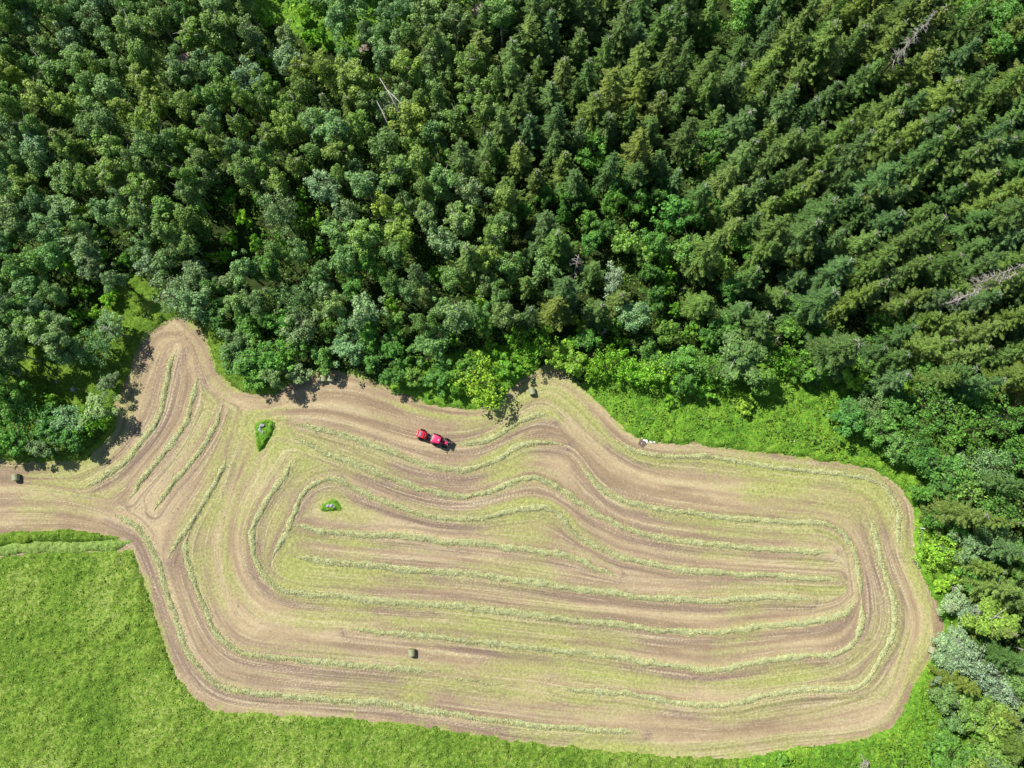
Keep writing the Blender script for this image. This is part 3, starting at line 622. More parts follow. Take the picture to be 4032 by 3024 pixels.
def f_L(i):
    v, f = crown_broad(6.5, 4.4, .6, [80, 92][i], 105, .38, 620+i, lr=(.12, .23), asp=.75); return v, f, 6.5, 4.4, .6
def f_G(i):
    v, f = crown_broad(9, 4.4, 1.6, [80, 90][i], 150, .30, 640+i, droop=.2, lr=(.12, .25), asp=.6); return v, f, 9, 4.4, 1.6
def f_l(i):
    Hh = 5; Rc = 2.2; z0 = [.5, .6, .4, .8, .5, .6][i]
    v, f = crown_broad(Hh, Rc, z0, [34, 26, 40, 30, 24, 36][i], 85, .40, 500+i, lr=(.16, .32), asp=.75); return v, f, Hh, Rc, z0
proto('S', 'spruce', 10, f_s, M['needle'], lambda i, h, rc, z0: trunk_mesh(h, .2, 10+i, M['bark'], 0, .1, rc, z0, .97))
proto('B', 'birch', 7, f_b, M['birch_leaf'], lambda i, h, rc, z0: trunk_mesh(h, .16, 20+i, M['bark_pale'], 7, .7, rc, z0))
proto('G', 'aspen', 6, f_g, M['birch_leaf'], lambda i, h, rc, z0: trunk_mesh(h, .17, 30+i, M['bark'], 7, .6, rc, z0))
proto('W', 'willow', 3, lambda i: f_g(i+2), M['birch_leaf'], lambda i, h, rc, z0: trunk_mesh(h, .16, 35+i, M['bark_pale'], 8, .6, rc, z0))
proto('M', 'alder', 6, f_m, M['leaf'], lambda i, h, rc, z0: trunk_mesh(h, .17, 40+i, M['bark'], 8, .5, rc, z0))
proto('M2', 'alder_wide', 2, f_M, M['leaf'], lambda i, h, rc, z0: trunk_mesh(h, .22, 44+i, M['bark'], 12, .5, rc, z0))
proto('L2', 'maple_wide', 2, f_L, M['leaf'], lambda i, h, rc, z0: trunk_mesh(h, .18, 54+i, M['bark'], 10, .4, rc, z0, .8))
proto('G2', 'aspen_wide', 2, f_G, M['birch_leaf'], lambda i, h, rc, z0: trunk_mesh(h, .2, 64+i, M['bark'], 12, .5, rc, z0))
proto('L', 'maple', 6, f_l, M['leaf'], lambda i, h, rc, z0: trunk_mesh(h, .1, 50+i, M['bark'], 6, .4, rc, z0, .8))
PAL = {'S': [(.092, .155, .034), (.075, .138, .034), (.115, .180, .036), (.084, .152, .044), (.140, .190, .038)],
       'B': [(.170, .265, .055), (.150, .250, .062), (.200, .280, .052), (.165, .258, .080)],
       'G': [(.175, .290, .105), (.195, .295, .135), (.155, .275, .078), (.210, .310, .130)],
       'W': [(.36, .48, .28), (.32, .44, .25)],
       'M': [(.130, .290, .050), (.16, .315, .058), (.110, .255, .050), (.18, .325, .066)],
       'L': [(.24, .47, .042), (.19, .41, .038), (.31, .50, .052), (.17, .37, .042)]}
KN = {'S': ('spruce_tree', 'spruce', "spruce"), 'B': ('birch_tree', 'birch', "birch"), 'G': ('aspen_tree', 'tree', "soft-crowned tree"), 'W': ('willow_tree', 'willow', "willow"),
      'M': ('alder_tree', 'tree', "dense leafy tree"), 'L': ('maple_tree', 'tree', "bright leafy tree")}
CW = {'S': ["dark green", "deep green", "mid green", "bluish dark green", "yellowish green"], 'B': ["olive green", "dull green", "yellow-olive", "grey-olive"],
      'G': ["grey-green", "pale grey-green", "muted green", "silvery green"], 'W': ["pale silvery", "pale grey-green"], 'M': ["fresh green", "light green", "deep leafy", "lime-tinged green"],
      'L': ["bright green", "vivid green", "yellow-green", "grass green"]}
GRP = {'S': "spruces of the forest", 'B': "birches of the forest", 'G': "grey-green broadleaf trees of the forest", 'W': "pale willows at the right edge", 'M': "dense leafy trees of the forest", 'L': "bright young leafy trees and bushes"}
NTREE = {}; TREES = []
def place(kind, vx, vy, h, rc, cidx=None, zc=None, label=None, bright=1.0):
    """crown centre (top for spruce) seen at vx, vy; h height, rc crown radius"""
    big = {'M': 3.7, 'L': 3.1, 'G': 3.6, 'W': 3.4}.get(kind, 99); name, ps = PROTO[kind if rc < big else {'W': 'G'}.get(kind, kind)+'2']; i = random.randrange(len(ps)); me, tr, ph, pr = ps[i]
    x, y = V((vx, vy), h*(.93 if kind == 'S' else .72) if zc is None else zc)
    n, cat, word = KN[kind]; ci = random.randrange(len(PAL[kind])) if cidx is None else cidx
    e = empty(n, (x, y, 0), random.uniform(0, 6.283)); sx = rc/pr; e.scale = (sx*random.uniform(.94, 1.06), sx*random.uniform(.94, 1.06), h/ph)
    e.rotation_euler[0] = random.gauss(0, .025); e.rotation_euler[1] = random.gauss(0, .025)
    o = bpy.data.objects.new("crown", me); COL.objects.link(o); o.parent = e
    c = PAL[kind][ci]; j = random.uniform(.84, 1.2)*bright*{'S': 1.2, 'B': 1.18, 'G': 1.15, 'M': 1.1, 'L': 1.0, 'W': .82}[kind]; c = (c[0]*.93, c[1], c[2]); o.color = (c[0]*j*random.uniform(.92, 1.1), c[1]*j, c[2]*j*random.uniform(.85, 1.2), 1)
    q = bpy.data.objects.new("trunk", tr); COL.objects.link(q); q.parent = e
    size = "tall" if h > {'S': 14.5, 'B': 14, 'G': 11, 'W': 8, 'M': 9, 'L': 5}[kind] else ("small" if h < {'S': 12, 'B': 12, 'G': 8, 'W': 6, 'M': 6.5, 'L': 3.5}[kind] else "medium")
    pu, pv = max(0, min(100, vx/22.12)), max(0, min(100, vy/16.59))
    tag(e, label, cat, GRP[kind])
    if not label: TREES.append((e, kind, size, CW[kind][ci], vx, vy)); NTREE[kind] = NTREE.get(kind, 0)+1
    return e
shrunk_field = field_pg
def base_ok(vx, vy, z, mrg=.9):
    x, y = V((vx, vy), z); X, Y = np.array([x]), np.array([y])
    return not inside(X, Y, field_pg)[0] and segdist(X, Y, field_pg)[0] > mrg
# trees that can be told apart along the field edge: x, y, crown radius (view px), kind, height, colour
EDGE = [
 (1040, 828, 56, 'L', 6.5, 2, "big round yellow-green leafy tree overhanging the field above the tractor"), (1155, 745, 44, 'L', 6.5, 0, None), (1100, 790, 34, 'L', 5, 1, None), (1005, 800, 36, 'L', 5, 3, None), (945, 815, 32, 'M', 5, 0, None),
 (890, 815, 26, 'M', 4.5, 3, None), (1035, 640, 22, 'L', 6, 2, None), (1245, 785, 36, 'L', 5.5, 2, None), (1200, 765, 30, 'L', 5.5, 2, None), (1300, 785, 38, 'L', 6, 0, None), (1365, 795, 42, 'L', 6, 0, None), (1425, 800, 42, 'L', 6, 2, None), (1480, 775, 40, 'M', 7, 0, None),
 (1535, 790, 46, 'M', 8, 1, None), (1590, 770, 58, 'B', 10, 3, "broad grey-olive tree with bare twigs above the lush green margin"), (1605, 865, 24, 'L', 3.5, 2, "small yellow-green bush standing out in the lush margin"), (1700, 775, 46, 'L', 6.5, 1, None), (1745, 800, 36, 'L', 5.5, 3, None), (1790, 775, 42, 'M', 7, 2, None),
 (1830, 805, 36, 'L', 5, 2, None), (1870, 830, 24, 'L', 3.5, 2, None), (1450, 865, 14, 'L', 2.2, 0, None), (1530, 845, 20, 'L', 3.5, 1, None),
 (560, 770, 50, 'M', 6.5, 0, None), (515, 775, 40, 'M', 6, 1, None), (598, 768, 38, 'M', 6.5, 0, None), (545, 815, 28, 'M', 4.5, 1, None), (505, 735, 34, 'G', 7, 2, None),
 (374, 636, 50, 'G', 9, 1, "wide silvery grey-green tree shading the top of the field tip"), (420, 655, 40, 'G', 9, 0, None), (210, 745, 48, 'G', 7, 2, "grey-green tree left of the field tip casting its shadow on the stubble"), (235, 710, 34, 'G', 6.5, 0, None),
 (208, 882, 36, 'G', 6, 3, None), (195, 905, 38, 'L', 5.5, 0, "bright green leafy tree beside the round tree shadow at the left"), (140, 908, 36, 'G', 6, 0, None), (100, 930, 40, 'M', 6.5, 2, None), (40, 905, 52, 'M', 7, 2, None), (150, 945, 34, 'M', 6, 2, None), (30, 955, 36, 'M', 6, 0, None), (65, 865, 20, 'L', 4, 2, None), (110, 865, 18, 'L', 4, 2, None),
 (-40, 930, 50, 'M', 7, 2, None), (85, 970, 30, 'G', 5.5, 0, None),
 (690, 765, 30, 'M', 5.5, 1, None), (750, 755, 40, 'G', 7, 0, None), (655, 700, 44, 'G', 9, 3, None), (640, 640, 50, 'G', 10, 0, None), (930, 745, 42, 'G', 7.5, 2, None), (850, 745, 34, 'M', 6, 2, None), (800, 775, 28, 'M', 5, 2, None), (790, 720, 36, 'M', 7, 0, None),
 (1325, 605, 30, 'W', 8, 1, "round pale grey tree standing alone between dark crowns"), (1415, 640, 26, 'M', 7, 0, None),
 (1835, 905, 44, 'M', 7, 2, None), (1880, 885, 44, 'G', 7, 0, None), (1905, 925, 40, 'M', 7, 1, None), (1940, 960, 38, 'G', 6.5, 2, None), (1980, 925, 50, 'M', 8, 0, None), (2030, 870, 56, 'M', 8, 0, None), (2080, 930, 56, 'M', 8, 0, None), (2150, 900, 56, 'M', 9, 1, None), (2000, 985, 42, 'M', 7, 2, None),
 (2058, 1015, 42, 'M', 7, 0, None), (2052, 1062, 34, 'M', 6, 2, None), (2090, 1060, 52, 'M', 7.5, 3, None), (2140, 1010, 50, 'G', 9, 0, None), (2170, 1090, 50, 'M', 9, 1, None), (2072, 1112, 28, 'L', 4.5, 1, None), (2190, 980, 50, 'M', 9, 0, None),
 (2034, 1194, 38, 'L', 5, 2, "bright yellow-green leafy bush right of the fence posts"), (2036, 1152, 17, 'L', 3.2, 0, None), (2100, 1185, 42, 'G', 7.5, 0, None), (2150, 1160, 46, 'G', 8, 2, None), (2075, 1245, 24, 'L', 4, 2, None), (2120, 1250, 40, 'M', 7, 0, None), (2170, 1230, 46, 'S', 14, 4, None), (2200, 1130, 50, 'S', 15, 2, None),
 (2062, 1300, 26, 'W', 5, 0, "small silvery willow beside the right-hand field edge below the bright bush"), (2095, 1325, 30, 'W', 5, 1, None), (2035, 1265, 16, 'L', 2.5, 2, None), (2110, 1350, 24, 'L', 4, 2, None), (2150, 1330, 46, 'B', 11, 2, None), (2195, 1380, 46, 'S', 14, 4, None),
 (2070, 1392, 34, 'W', 6.5, 0, None), (2110, 1425, 42, 'W', 7.5, 0, None), (2145, 1460, 42, 'W', 8, 0, None), (2060, 1430, 28, 'W', 5.5, 1, None), (2048, 1468, 24, 'W', 4.5, 1, None), (2172, 1490, 34, 'W', 8, 1, None),
 (2055, 1510, 34, 'B', 8, 3, None), (2100, 1535, 40, 'B', 9, 0, None), (2110, 1575, 26, 'L', 6, 1, "vivid green leafy tree among olive crowns at the lower right"), (2070, 1570, 26, 'G', 6, 0, None), (2150, 1560, 40, 'B', 10, 2, None), (2045, 1615, 36, 'M', 6, 1, None), (2100, 1640, 40, 'M', 7, 0, None), (2160, 1630, 40, 'B', 9, 0, None), (2190, 1560, 40, 'S', 13, 4, None), (2040, 1670, 36, 'M', 6, 0, None),
 (1690, 1643, 15, 'L', 2.2, 3, "tiny bush alone in the grass at the bottom edge"),
]
placed = []
for (vx, vy, rr, k, h, ci, lb) in EDGE:
    rc = rr*.0817*(1-h*.72/H_CAM)
    zc = None
    if not base_ok(vx, vy, h*(.93 if k == 'S' else .72), .3):
        for q in range(12):
            h *= .88
            if base_ok(vx, vy, h*(.93 if k == 'S' else .72), .3): break
    place(k, vx, vy, h, rc*(1.05 if k != 'S' else .55), ci, None, lb); placed.append((vx, vy, rr*1.25))
ZONE = [  # 16 columns of 138 px, rows of 138 px
 "BG GG BB BB LG GG GB BS SS SS SS SM SS SS SS SM", "BB BB BB GB BB BB BG BS SS SS SS SS SS SS SS SS", "GB BB BB BG BB BG BB SM SM SM SS SM SS SS SS SS", "GG GL BG LM LG GS GB BG MS MM MS SM SS SS SS SS",
 "GG LG GG GM GM GM GL GB SM SG ML MS SS SS SS SS", "BG GG GG MG MG GM LM LM LM LM LM ML ML MS SS SS", "MM MG GG GG GM GM LM LM LL LL LM ML MM MM MM MM", "MM MM MM MM MM MM MM MM MM MM MM MM MM MM MM MS",
 "MM MM MM MM MM MM MM MM MM MM MM MM MM MM LM MS", "MM MM MM MM MM MM MM MM MM MM MM MM MM MM ML SM", "MM MM MM MM MM MM MM MM MM MM MM MM MM MM WW BS", "MM MM MM MM MM MM MM MM MM MM MM MM MM MM MM BS"]
ZONE = [z.split() for z in ZONE]
FOREST = [(-110, -110), (2330, -110), (2330, 1740), (2150, 1740), (2060, 1640), (2040, 1560), (2075, 1440), (2085, 1330), (2050, 1260), (2030, 1180), (2010, 1090), (1975, 1020), (1925, 975), (1840, 930), (1850, 880), (1990, 850),
          (1990, 830), (1930, 795), (1880, 790), (1840, 810), (1780, 810), (1700, 810), (1640, 830), (1560, 830), (1440, 820), (1300, 800), (1250, 780), (1130, 770), (1090, 820), (1000, 850), (940, 840), (880, 830), (800, 790), (740, 780), (700, 790), (650, 800), (610, 820),
          (540, 830), (490, 790), (470, 730), (455, 680), (380, 660), (340, 620), (310, 575), (250, 590), (235, 650), (240, 740), (240, 860), (190, 950), (60, 970), (-110, 975)]
fp = np.array(FOREST, float)
SPC = {'S': 50, 'B': 46, 'G': 43, 'M': 44, 'L': 35, 'W': 40}
HT = {'S': (9.5, 18), 'B': (11, 15.5), 'G': (8, 12.5), 'M': (6.5, 10), 'L': (3.5, 6), 'W': (6, 8)}
RC = {'S': (2.6, 3.7), 'B': (2.4, 3.4), 'G': (2.3, 3.4), 'M': (2.2, 3.3), 'L': (1.5, 2.3), 'W': (2, 3)}
HOLES = [(398, 118, 14), (787, 90, 20), (330, 690, 34), (270, 630, 34), (110, 800, 44), (160, 820, 46), (50, 790, 36), (85, 765, 34), (690, 30, 34), (620, 0, 36), (790, 5, 34), (560, 0, 24), (480, 470, 40), (575, 480, 32), (1340, 560, 30), (1370, 390, 26), (1640, 370, 24),
         (1480, 640, 30), (1060, 440, 26), (600, 330, 26), (250, 40, 26), (1770, 320, 30), (1990, 330, 34), (1720, 560, 26), (1840, 660, 34), (1990, 745, 26), (1950, 560, 22), (720, 590, 20), (340, 400, 22), (560, 395, 26), (1560, 480, 26)]
_r = random.Random(4)
HOLES += [(_r.uniform(0, 2200), _r.uniform(60, 620), _r.uniform(22, 34)) for _ in range(26)]
cand = []
while len(placed) < 2000 and len(cand) < 26000:
    vx, vy = random.uniform(-110, 2330), random.uniform(-110, 1740); cand.append(1)
    if not inside(np.array([vx]), np.array([vy]), fp)[0]: continue
    if any((vx-a)**2+(vy-b)**2 < c*c for a, b, c in HOLES): continue
    lx_, ly_ = P(*V((vx, vy), 13), 4.0)
    if (vx < -25 or vx > 2237 or vy < -25) and not (-25 < lx_ < 2237 and ly_ > -25): continue
    z = ZONE[max(0, min(11, int(vy/138.2)))][max(0, min(15, int(vx/138.2)))]
    if random.random() < .1: z = ZONE[max(0, min(11, int(vy/138.2+random.uniform(-1, 1))))][max(0, min(15, int(vx/138.2+random.uniform(-1, 1))))]
    k = z[0] if random.random() < .62 else z[1]
    if k == 'S' and vx < 900 and vy < 900: k = 'B'
    if random.random() < .06 and 100 < vy < 650 and vx < 1700: k = 'S'
    sf = random.choice((.75, .9, 1, 1.1, 1.3)); sp = SPC[k]*sf
    if any((vx-a)**2+(vy-b)**2 < ((sp+c)/2)**2 for a, b, c in placed): continue
    ed = segdist(np.array([vx]), np.array([vy]), fp)[0]
    f = min(1, max(0, random.random()*.7+(sf-.75)*.55)); h = HT[k][0]+(HT[k][1]-HT[k][0])*f
    if ed < 90 and k in 'MGL': h *= .82
    h *= .80+.38*float(vn(np.array([vx]), np.array([vy]), 120, 55, 2)[0])
    zf = .93 if k == 'S' else .72
    for q in range(8):
        if base_ok(vx, vy, h*zf): break
        h *= .85
    if not base_ok(vx, vy, h*zf) or (k == 'S' and h < 7) or h < 2.5: continue
    placed.append((vx, vy, sp)); rc = random.uniform(*RC[k])*(.8+.2*f)*(.35+.65*sf)
    place(k, vx, vy, h, rc)
WORDS = {'S': "spruces", 'B': "birches", 'G': "soft-crowned trees", 'W': "willows", 'M': "dense trees", 'L': "bright trees"}
COLN = ["at the far left", "at the left", "left of centre", "just left of centre", "just right of centre", "right of centre", "at the right", "at the far right"]
ROWN = [(110, "top edge"), (260, "upper forest"), (410, "upper middle forest"), (560, "middle forest"), (700, "lower middle forest"), (900, "forest edge"), (1100, "beside the upper right field"), (1250, "by the fence posts"), (1420, "by the right field bend"), (9999, "in the bottom right corner")]
ORD = ["leftmost", "second from left", "third from left", "fourth from left", "fifth from left", "sixth from left", "seventh from left", "eighth from left", "ninth from left", "tenth from left"]
cells = {}
for e, k, sz, cw, vx, vy in TREES:
    ri = next(i for i, (y, _) in enumerate(ROWN) if vy < y or y == 9999); cells.setdefault((k, sz, cw, ri, max(0, min(7, int(vx/276.5)))), []).append((vx, vy, e))
merged = {}
for (k, sz, cw, ri, ci), ls in cells.items(): merged.setdefault((k, sz, cw, ri, ci if ri < 6 else (0 if ci < 4 else 1)), []).extend(ls)
for (k, sz, cw, ri, ci), ls in merged.items():
    ls.sort(key=lambda q: q[0]); where = f"{COLN[ci]}, {ROWN[ri][1]}" if ri < 6 else (ROWN[ri][1] if ci else "in the block left of the field")
    for q, (vx, vy, e) in enumerate(ls):
        if len(ls) == 1: e["label"] = f"only {sz} {cw} {WORDS[k][:-1] if k != 'B' else 'birch'} {where}"
        else: e["label"] = f"{ORD[min(q, 9)]} of {sz} {cw} {WORDS[k]} {where}"
print("TREES", NTREE, sum(NTREE.values()))

# undergrowth on the forest floor
n = 330000; ux = rng.uniform(-125, 125, n); uy = rng.uniform(-75, 150, n)
pu, pv = P(ux, uy, 0.5)
m = (pu > -60) & (pu < 2280) & (pv > -60) & (pv < 1720) & ~inside(ux, uy, field_pg) & ~inside(ux, uy, poly(CROP)) & ~inside(ux, uy, poly(HERB_L))
m &= vn(ux, uy, 5, 77, 3) > .30
dtr = segdist(ux[m], uy[m], tr[::3], False); sm_ = np.interp(ux[m], tr[:, 0], show.astype(float)) > .5; kp = (dtr > 1.5) | ~sm_; ux, uy = ux[m][kp], uy[m][kp]
cz = 2.2*np.clip(vn(ux, uy, 2.4, 78, 2)*1.7-.55, 0.05, 1)*rng.uniform(.5, 1.05, len(ux))
dfl = segdist(ux, uy, field_pg); cz *= np.clip(dfl/3.0, .15, 1)
sz = rng.uniform(.25, .6, len(ux))
lv, lf = quads(np.c_[ux, uy, cz+.08], np.c_[rng.normal(0, .6, len(ux)), rng.normal(0, .6, len(ux)), np.ones(len(ux))], sz, sz*.7)
o = link("undergrowth", mesh_np("undergrowth", lv, lf), mats=[M['leaf']]); o.color = (.13, .25, .035, 1); tag(o, "bright green ferns and saplings on the forest floor between the trees", "undergrowth", kind='stuff')

# ------------------------------------------------------------------ dead and fallen trees
def bare_tree(h, rad, n, seed, mat, name="branches"):
    r = random.Random(seed); b = MB(); b.tube([(0, 0, 0), (.1, 0, h*.5), (0, .1, h)], [.16, .11, .03], 6)
    for i in range(n):
        z = h*(.25+.75*i/n); a = r.uniform(0, 6.28); l = rad*(1.1-.8*i/n)*r.uniform(.7, 1.1)
        p1 = (math.cos(a)*l*.5, math.sin(a)*l*.5, z-.05*l); p2 = (math.cos(a+.15)*l, math.sin(a+.15)*l, z-.18*l)
        b.tube([(0, 0, z), p1, p2], [.05, .035, .012], 4)
        for s in (.45, .65, .85):
            q = (math.cos(a)*l*s, math.sin(a)*l*s, z-.12*l*s); e_ = a+r.choice((-1, 1))*.9
            b.tube([q, (q[0]+math.cos(e_)*l*.28, q[1]+math.sin(e_)*l*.28, q[2]-.1)], [.025, .01], 3)
    return b
def dead(vx, vy, h, rad, n, seed, label, mat='dead', zf=.6):
    x, y = V((vx, vy), h*zf); e = empty("dead_tree", (x, y, 0), seed*1.3)
    b = MB(); b.tube([(0, 0, 0), (.06, 0, h*.5), (0, .06, h*.98)], [.18, .12, .03], 7); b.build("trunk", M[mat], e, smooth=True)
    bb = bare_tree(h, rad, n, seed, None); bb.build("branches", M[mat], e); tag(e, label, "dead tree", "dead grey trees in the forest"); return e
dead(1972, 84, 18, 2.0, 60, 1, "long bare grey dead spruce near the upper right corner")
dead(2170, 588, 16, 1.7, 70, 2, "upper of two bare grey dead spruces at the right edge", zf=.7); dead(2160, 606, 14, 1.4, 60, 3, "brownish dead spruce just below the grey one at the right edge", zf=.7)
dead(2085, 640, 14, 2.0, 50, 4, "half dead grey spruce left of the two dead ones at the right edge", zf=.7)
dead(1245, 570, 11, 1.8, 22, 5, "bare pale crown in the dark trees above the round pale grey tree")
dead(1090, 655, 8, 1.2, 10, 6, "broken pale trunk standing among bushes above the bay in the field edge"); dead(290, 405, 8, 1.3, 20, 7, "bare purple-grey dead tree in the left forest")
dead(1680, 660+70, 3, .8, 8, 8, "pale dead stem by the broad olive tree"); dead(1305, 715, 5, 1.0, 14, 9, "bare pale branches above the bright bushes near the bay")
dead(995, 425, 9, 1.4, 18, 10, "pale bare tree in the middle of the forest"); dead(1870, 1650, 2.2, 1.3, 34, 11, "pale leafless shrub at the bottom edge near the right"); dead(98, 912, 7, 1.3, 12, 12, "bare white branches above the lower left trees")
dead(230, 710, 8, 1.6, 20, 13, "bare grey twigs rising over the tree left of the field tip", zf=.8); dead(2057, 1270, 2, 1.1, 16, 14, "bare brown branch tangle beside the right-hand bushes")
dead(645, 215+20, 13, 1.5, 14, 15, "thin bare trunk among birches left of the track"); dead(1620, 418, 4, 1.0, 16, 16, "small bare grey shrub in a gap between spruces"); dead(860, 620, 7, 1.2, 14, 17, "pale twiggy dead tree left of the bright sapling")
FALL = [((820, 168), (860, 238), 9, "longest fallen white birch trunk in the upper middle forest"), ((832, 190), (893, 252), 9, "fallen white birch trunk crossing beside the longest one"), ((812, 215), (838, 268), 8.5, "short fallen pale trunk left of the crossing birches"),
        ((125, 322), (160, 360), 3, "fallen pale log in the left forest"), ((160, 385), (175, 410), 1.5, "brown fallen log in a bright gap at the left"), ((1076, 640), (1088, 668), 2, "fallen white log in the bushes above the bay"),
        ((1855, 855), (1870, 860), .9, "short grey log lying in the lush margin"), ((2062, 1655), (2100, 1668), 5, "white fallen trunk among the lower right trees"), ((955, 535), (975, 527), 8, "pale broken branch sticking out of the canopy centre")]
for (a, b_, z, lab) in FALL:
    p0, p1 = V(a, z+.6), V(b_, z); e = MB(); q = [(p0[0], p0[1], z+.6), ((p0[0]+p1[0])/2+.1, (p0[1]+p1[1])/2, z+.35), (p1[0], p1[1], z)]
    e.tube(q, [.05, .09, .13], 7); o = e.build("fallen_log", M['bark_pale'], smooth=True); tag(o, lab, "log", "fallen pale trunks")

# ------------------------------------------------------------------ stones, wood, posts, small things
def stones(b, cx, cy, rx, ry, n, s0, s1, hz, r):
    for i in range(n):
        a = r.uniform(0, 6.28); k = math.sqrt(r.random()); x = cx+math.cos(a)*k*rx; y = cy+math.sin(a)*k*ry; s = r.uniform(s0, s1); z = hz*(1-k*k)+s*.2
        v = []
        for (u, w, t_) in [(0, 0, 1), (1, 0, .3), (.3, .95, .3), (-.8, .6, .35), (-.8, -.6, .3), (.3, -.95, .35), (.6, .6, -.5), (-.5, .3, -.6), (0, -.8, -.6)]:
            v.append((x+u*s*r.uniform(.7, 1.2), y+w*s*r.uniform(.7, 1.2), z+t_*s*r.uniform(.6, .9)))
        b.add(v, [[0, 1, 2], [0, 2, 3], [0, 3, 4], [0, 4, 5], [0, 5, 1], [1, 6, 2], [2, 6, 7], [2, 7, 3], [3, 7, 4], [4, 7, 8], [4, 8, 5], [5, 8, 1], [1, 8, 6], [6, 8, 7]])
r9 = random.Random(9)
for (vx, vy, rx, ry, n, s0, s1, lab, mt) in [(160, 842, 1.5, .9, 60, .12, .26, "bright heap of pale stones between the left-hand trees", 'stone'), (130, 825, 1.6, .7, 45, .1, .2, "thin scatter of pale stones beside the bright heap", 'stone'), (84, 770, 1.3, .5, 26, .1, .2, "small pale stone heap under the upper left-hand trees", 'stone'),
       (32, 802, 1.2, .8, 24, .12, .22, "shaded bluish stone heap at the far left", 'stone'), (148, 790, 1.3, .8, 22, .1, .2, "dark shaded stones left of the grey-green tree", 'rock'), (2028, 1127, .8, 1.0, 12, .2, .4, "pale boulders at the foot of the bright bush by the fence", 'stone'),
       (315, 683, 1.1, .9, 60, .08, .2, "heap of pale rubble and split wood in the grass above the field tip", 'wood'), (1721, 955, 1.2, .5, 14, .12, .3, "patch of pale earth and stones in the lush margin", 'wood')]:
    x, y = V((vx, vy), .3); b = MB(); stones(b, x, y, rx, ry, n, s0, s1, .45, r9); o = b.build("stone_heap" if mt != 'wood' else "rubble_heap", M[mt]); tag(o, lab, "stone heap" if mt != 'wood' else "rubble heap", "heaps of stones around the field")
def boulder(vx, vy, sx, sy, sz, rot, lab, seed):
    import bmesh
    bm = bmesh.new(); bmesh.ops.create_icosphere(bm, subdivisions=3, radius=1)
    r = np.random.default_rng(seed); k = r.normal(size=(14, 3)); k /= np.linalg.norm(k, axis=1, keepdims=True)
    for v in bm.verts:
        c = np.array(v.co); m = 1.0
        for d in k: m = min(m, .72/max(.01, c@d)) if c@d > .72 else m
        v.co = Vector(c*m)*(1+r.normal()*.02)
    me = bpy.data.meshes.new("boulder"); bm.to_mesh(me); bm.free(); x, y = V((vx, vy), .4)
    o = link("boulder", me, mats=[M['rock']]); o.location = (x, y, .42); o.scale = (sx*1.05, sy*1.05, sz*.95); o.rotation_euler = (0, 0, rot); tag(o, lab, "rock"); return o
boulder(566, 919, .62, .35, .5, .3, "pale grey rock lying across the top of the teardrop grass patch", 1); boulder(562, 927, .3, .75, .45, .15, "long grey rock slab in the teardrop grass patch", 2); boulder(568, 934, .18, .35, .35, .1, "small grey rock at the lower end of the teardrop stones", 12)
boulder(708, 1093, .42, .25, .4, 0, "left pale stone in the small half-round grass patch", 3); boulder(716, 1092, .38, .28, .42, .4, "middle and largest stone in the half-round grass patch", 4); boulder(722, 1095, .3, .2, .35, -.3, "right small stone in the half-round grass patch", 5)
for i, (a, bb, h, m, lab) in enumerate([((1983, 1116), None, 1.9, 'post', "upper white fence post by the right field edge"), ((1984, 1140.5), None, 2.1, 'post', "tallest bright white fence post by the right field edge"), ((1986, 1089), None, 1.7, 'dgrey', "dark green fence post above the white ones"), ((1985, 1157), None, .9, 'dgrey', "short dark fence post below the white ones")]):
    x, y = V(a, 0); b = MB(); e = empty("fence_post", (x, y, 0)); b.tube([(0, 0, 0), (0, .0, h)], .075, 8); b.build("post", M[m], e)
    c = MB(); c.tube([(0, 0, h), (0, 0, h+.04)], .06, 8); c.tube([(.05, 0, h*.8), (.11, 0, h*.8)], .02, 6); c.build("insulator", M['black'], e); tag(e, lab, "fence post", "posts of the wire fence")
b = MB()
fx = [V(p, 0) for p in [(1981, 1040), (1986, 1089), (1983, 1116), (1984, 1140.5), (1985, 1157), (1980, 1180)]]
for z in (.35, .65, .95): b.tube([(x+.06, y, z) for x, y in fx], .012, 4)
for i in range(len(fx)-1):
    for k in range(6):
        u = k/6; x = fx[i][0]*(1-u)+fx[i+1][0]*u+.06; y = fx[i][1]*(1-u)+fx[i+1][1]*u; b.tube([(x, y, .1), (x, y, .95)], .008, 3)
tag(b.build("wire_fence", M['wire']), "thin greenish wire netting strung along the fence posts", "fence")
# white plastic scraps and wet soil
t = NT("wet_soil"); M['soil'] = t.fin(t.ramp(t.noise(3, 5, t.pos()), [(.3, (.10, .07, .06)), (.7, (.2, .15, .11))]), .9, .2)
def G2(px, py, z=0): return G(px, py, z)
def patch(name, pix, mat, z, lab, cat=None, kind=None, thick=.03, group=None):
    v = [G2(*p) for p in pix]; n = len(v); b = MB(); r = random.Random(len(pix)*7+int(pix[0][0]))
    zz = [z+r.uniform(0, thick*3 if cat else 0) for _ in v]
    cxm = sum(p[0] for p in v)/n; cym = sum(p[1] for p in v)/n
    vt = [(p[0], p[1], q+thick) for p, q in zip(v, zz)]+[(p[0], p[1], z) for p in v]+[(cxm, cym, z+thick*3.5), (cxm, cym, z)]
    f = [[i, (i+1) % n, 2*n] for i in range(n)]+[[i, n+i, n+(i+1) % n, (i+1) % n] for i in range(n)]+[[n+(i+1) % n, n+i, 2*n+1] for i in range(n)]
    b.add(vt, f); o = b.build(name, mat); tag(o, lab, cat, group, kind); return o
def s2(x, y): return (2480+x/13.82, 1700+y/13.82)
pg = "white plastic scraps at the field edge"
patch("plastic_sheet", [s2(680, 460), s2(740, 420), s2(960, 450), s2(950, 640), s2(900, 640), s2(860, 540), s2(790, 520)], M['plastic'], .14, "largest bent white plastic scrap at the edge of the lush margin", "plastic scrap", group=pg)
